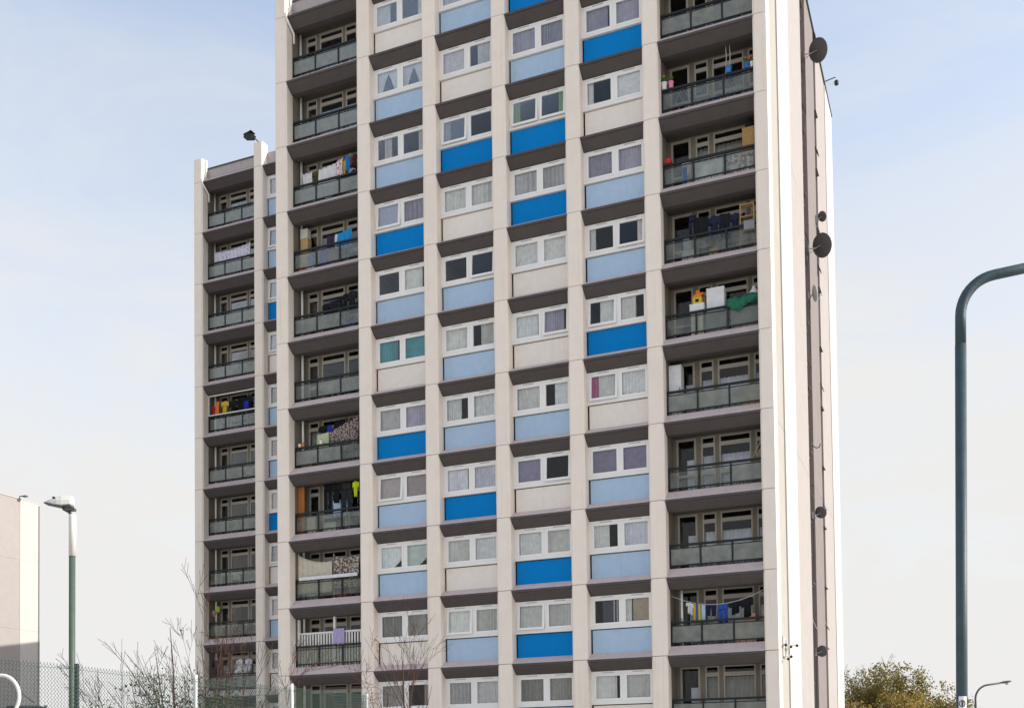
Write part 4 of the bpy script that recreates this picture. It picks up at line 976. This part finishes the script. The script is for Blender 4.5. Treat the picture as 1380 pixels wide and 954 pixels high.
bare_shrub('bare many-stemmed shrub with rising twigs before the rear wing', -6.55, 21, [(-.3,0,3.6,-.75,.1,.03),(-.15,0,3.7,-.55,.2,.032),(-.05,.1,4.2,-.25,.1,.034),(.05,0,4.75,-.05,-.1,.036),(.2,.1,4.6,.35,.1,.036),(.3,0,4.0,.7,0,.032),(.4,.1,3.5,1.15,.1,.03),(.3,0,3.3,1.5,.2,.026),(-.3,0,2.6,-.7,0,.03),(0,.3,4.1,.1,.1,.03),(.5,.2,3.9,.9,.1,.03),(.15,-.2,3.6,.05,-.1,.028),(.6,.2,3.2,1.7,.2,.026)], rnd, 3, 60, 4, tall=.93, spread=1.5)
rnd = random.Random(5)
bare_shrub('bare twiggy sapling in front of the lowest window bay', -2.9, 26.5, [(-.25,0,3.7,-.7,0,.03),(0,0,4.75,.3,0,.038),(.1,0,4.9,.55,.1,.04),(.2,0,3.4,.3,.1,.028),(-.35,.1,3.2,-1.3,.1,.026),(-.2,.1,3.9,-.35,.1,.026)], rnd, 3, 30, 4, tall=.92, spread=1.0)
# evergreen berry bush at the foot of the bare shrub
root = ob('berry_bush', None); root.location = (-6.55, 20.2, 0); tag(root, 'leafy green bush with orange berries at the foot of the bare shrub', 'bush')
rnd = random.Random(9); mbs = MB(); tips = []
for i in range(16):
    a = rnd.random()*6.28; grow(mbs, Vector((rnd.gauss(0,.2), rnd.gauss(0,.2), 0)), Vector((math.cos(a)*.30, math.sin(a)*.3, 1)).normalized(), rnd.uniform(2.0, 3.05), .018, 2, rnd, tips, .1, 4)
raw('stems', mbs, bark_d, root)
ml = MB()
for i in range(7500):
    t = rnd.choice(tips)[0]; c = t+Vector((rnd.gauss(0,.10), rnd.gauss(0,.10), rnd.gauss(-.05,.12)))
    if c.z > .4: quads(ml, c, .034, rnd)
raw('leaves', ml, leaf_mat('evergreen_leaves', [(.02,.035,.015),(.05,.075,.03),(.09,.09,.04)]), root)
mb = MB()
for i in range(44):
    t = rnd.choice(tips)[0]; c = t+Vector((rnd.gauss(-.1,.12), -.1, rnd.gauss(-.1,.08))); mb.lathe([(.004,-.018),(.018,0),(.004,.018)], 6, c)
o = build('berries', mb, colm('orange_berries', (.70,.20,.02), .4), root); o['kind'] = 'stuff'

LEAF_A = leaf_mat('olive_autumn_leaves', [(.08,.08,.02),(.20,.175,.04),(.34,.25,.055),(.16,.155,.04)])
LEAF_G = leaf_mat('golden_autumn_leaves', [(.18,.15,.03),(.34,.24,.045),(.46,.32,.07),(.22,.19,.04)])
def autumn_tree(name, label, x, y, h, spread, leafm, nleaf, seed, size=.10, droop=.0):
    rnd = random.Random(seed); root = ob(name, None); root.location = (x, y, 0)
    mb = MB(); tips = []
    mb.tube([(0,0,0),(.05,0,h*.2),(.02,.05,h*.42)], [.2,.15,.11], 10)
    for i in range(11):
        a = i*2.4+rnd.uniform(-.3,.3); el = rnd.uniform(.25, 1.0); z = h*rnd.uniform(.18, .42)
        d = Vector((math.cos(a)*spread*(1-el*.65), math.sin(a)*spread*(1-el*.65), (h-z)*rnd.uniform(.45,1)*(.45+el*.55)))
        grow(mb, Vector((.02,.02,z)), d.normalized(), min(d.length, (h-z)*1.02), .07, 3, rnd, tips, .13, 4, .006)
    raw('trunk', mb, bark_d, root)
    ml = MB(); tops = [t for t in tips if t[0].z > h*.18]
    for i in range(nleaf):
        t, d = rnd.choice(tops); s = abs(rnd.gauss(0, .26))
        c = t+Vector((rnd.gauss(0,.19), rnd.gauss(0,.19), rnd.gauss(-.08,.19)-droop*s))
        if c.z < h*1.0: quads(ml, c, size, rnd)
    raw('crown', ml, leafm, root)
    return tag(root, label, 'tree')
autumn_tree('autumn_tree', 'olive autumn tree with feathery top beside the tower end wall', 26.9, 76, 8.6, 4.2, LEAF_A, 10500, 3)
autumn_tree('autumn_tree', 'smaller olive tree with loose twigs close to the tower corner', 24.1, 77, 8.3, 3.0, LEAF_A, 5200, 14)
autumn_tree('autumn_tree', 'rounded olive tree next to the distant thin street lamp', 29.1, 75, 7.7, 3.0, LEAF_A, 9000, 31)
autumn_tree('autumn_tree', 'low golden yellow tree in front of the olive trees', 25.2, 71, 6.3, 3.6, LEAF_G, 10000, 8)
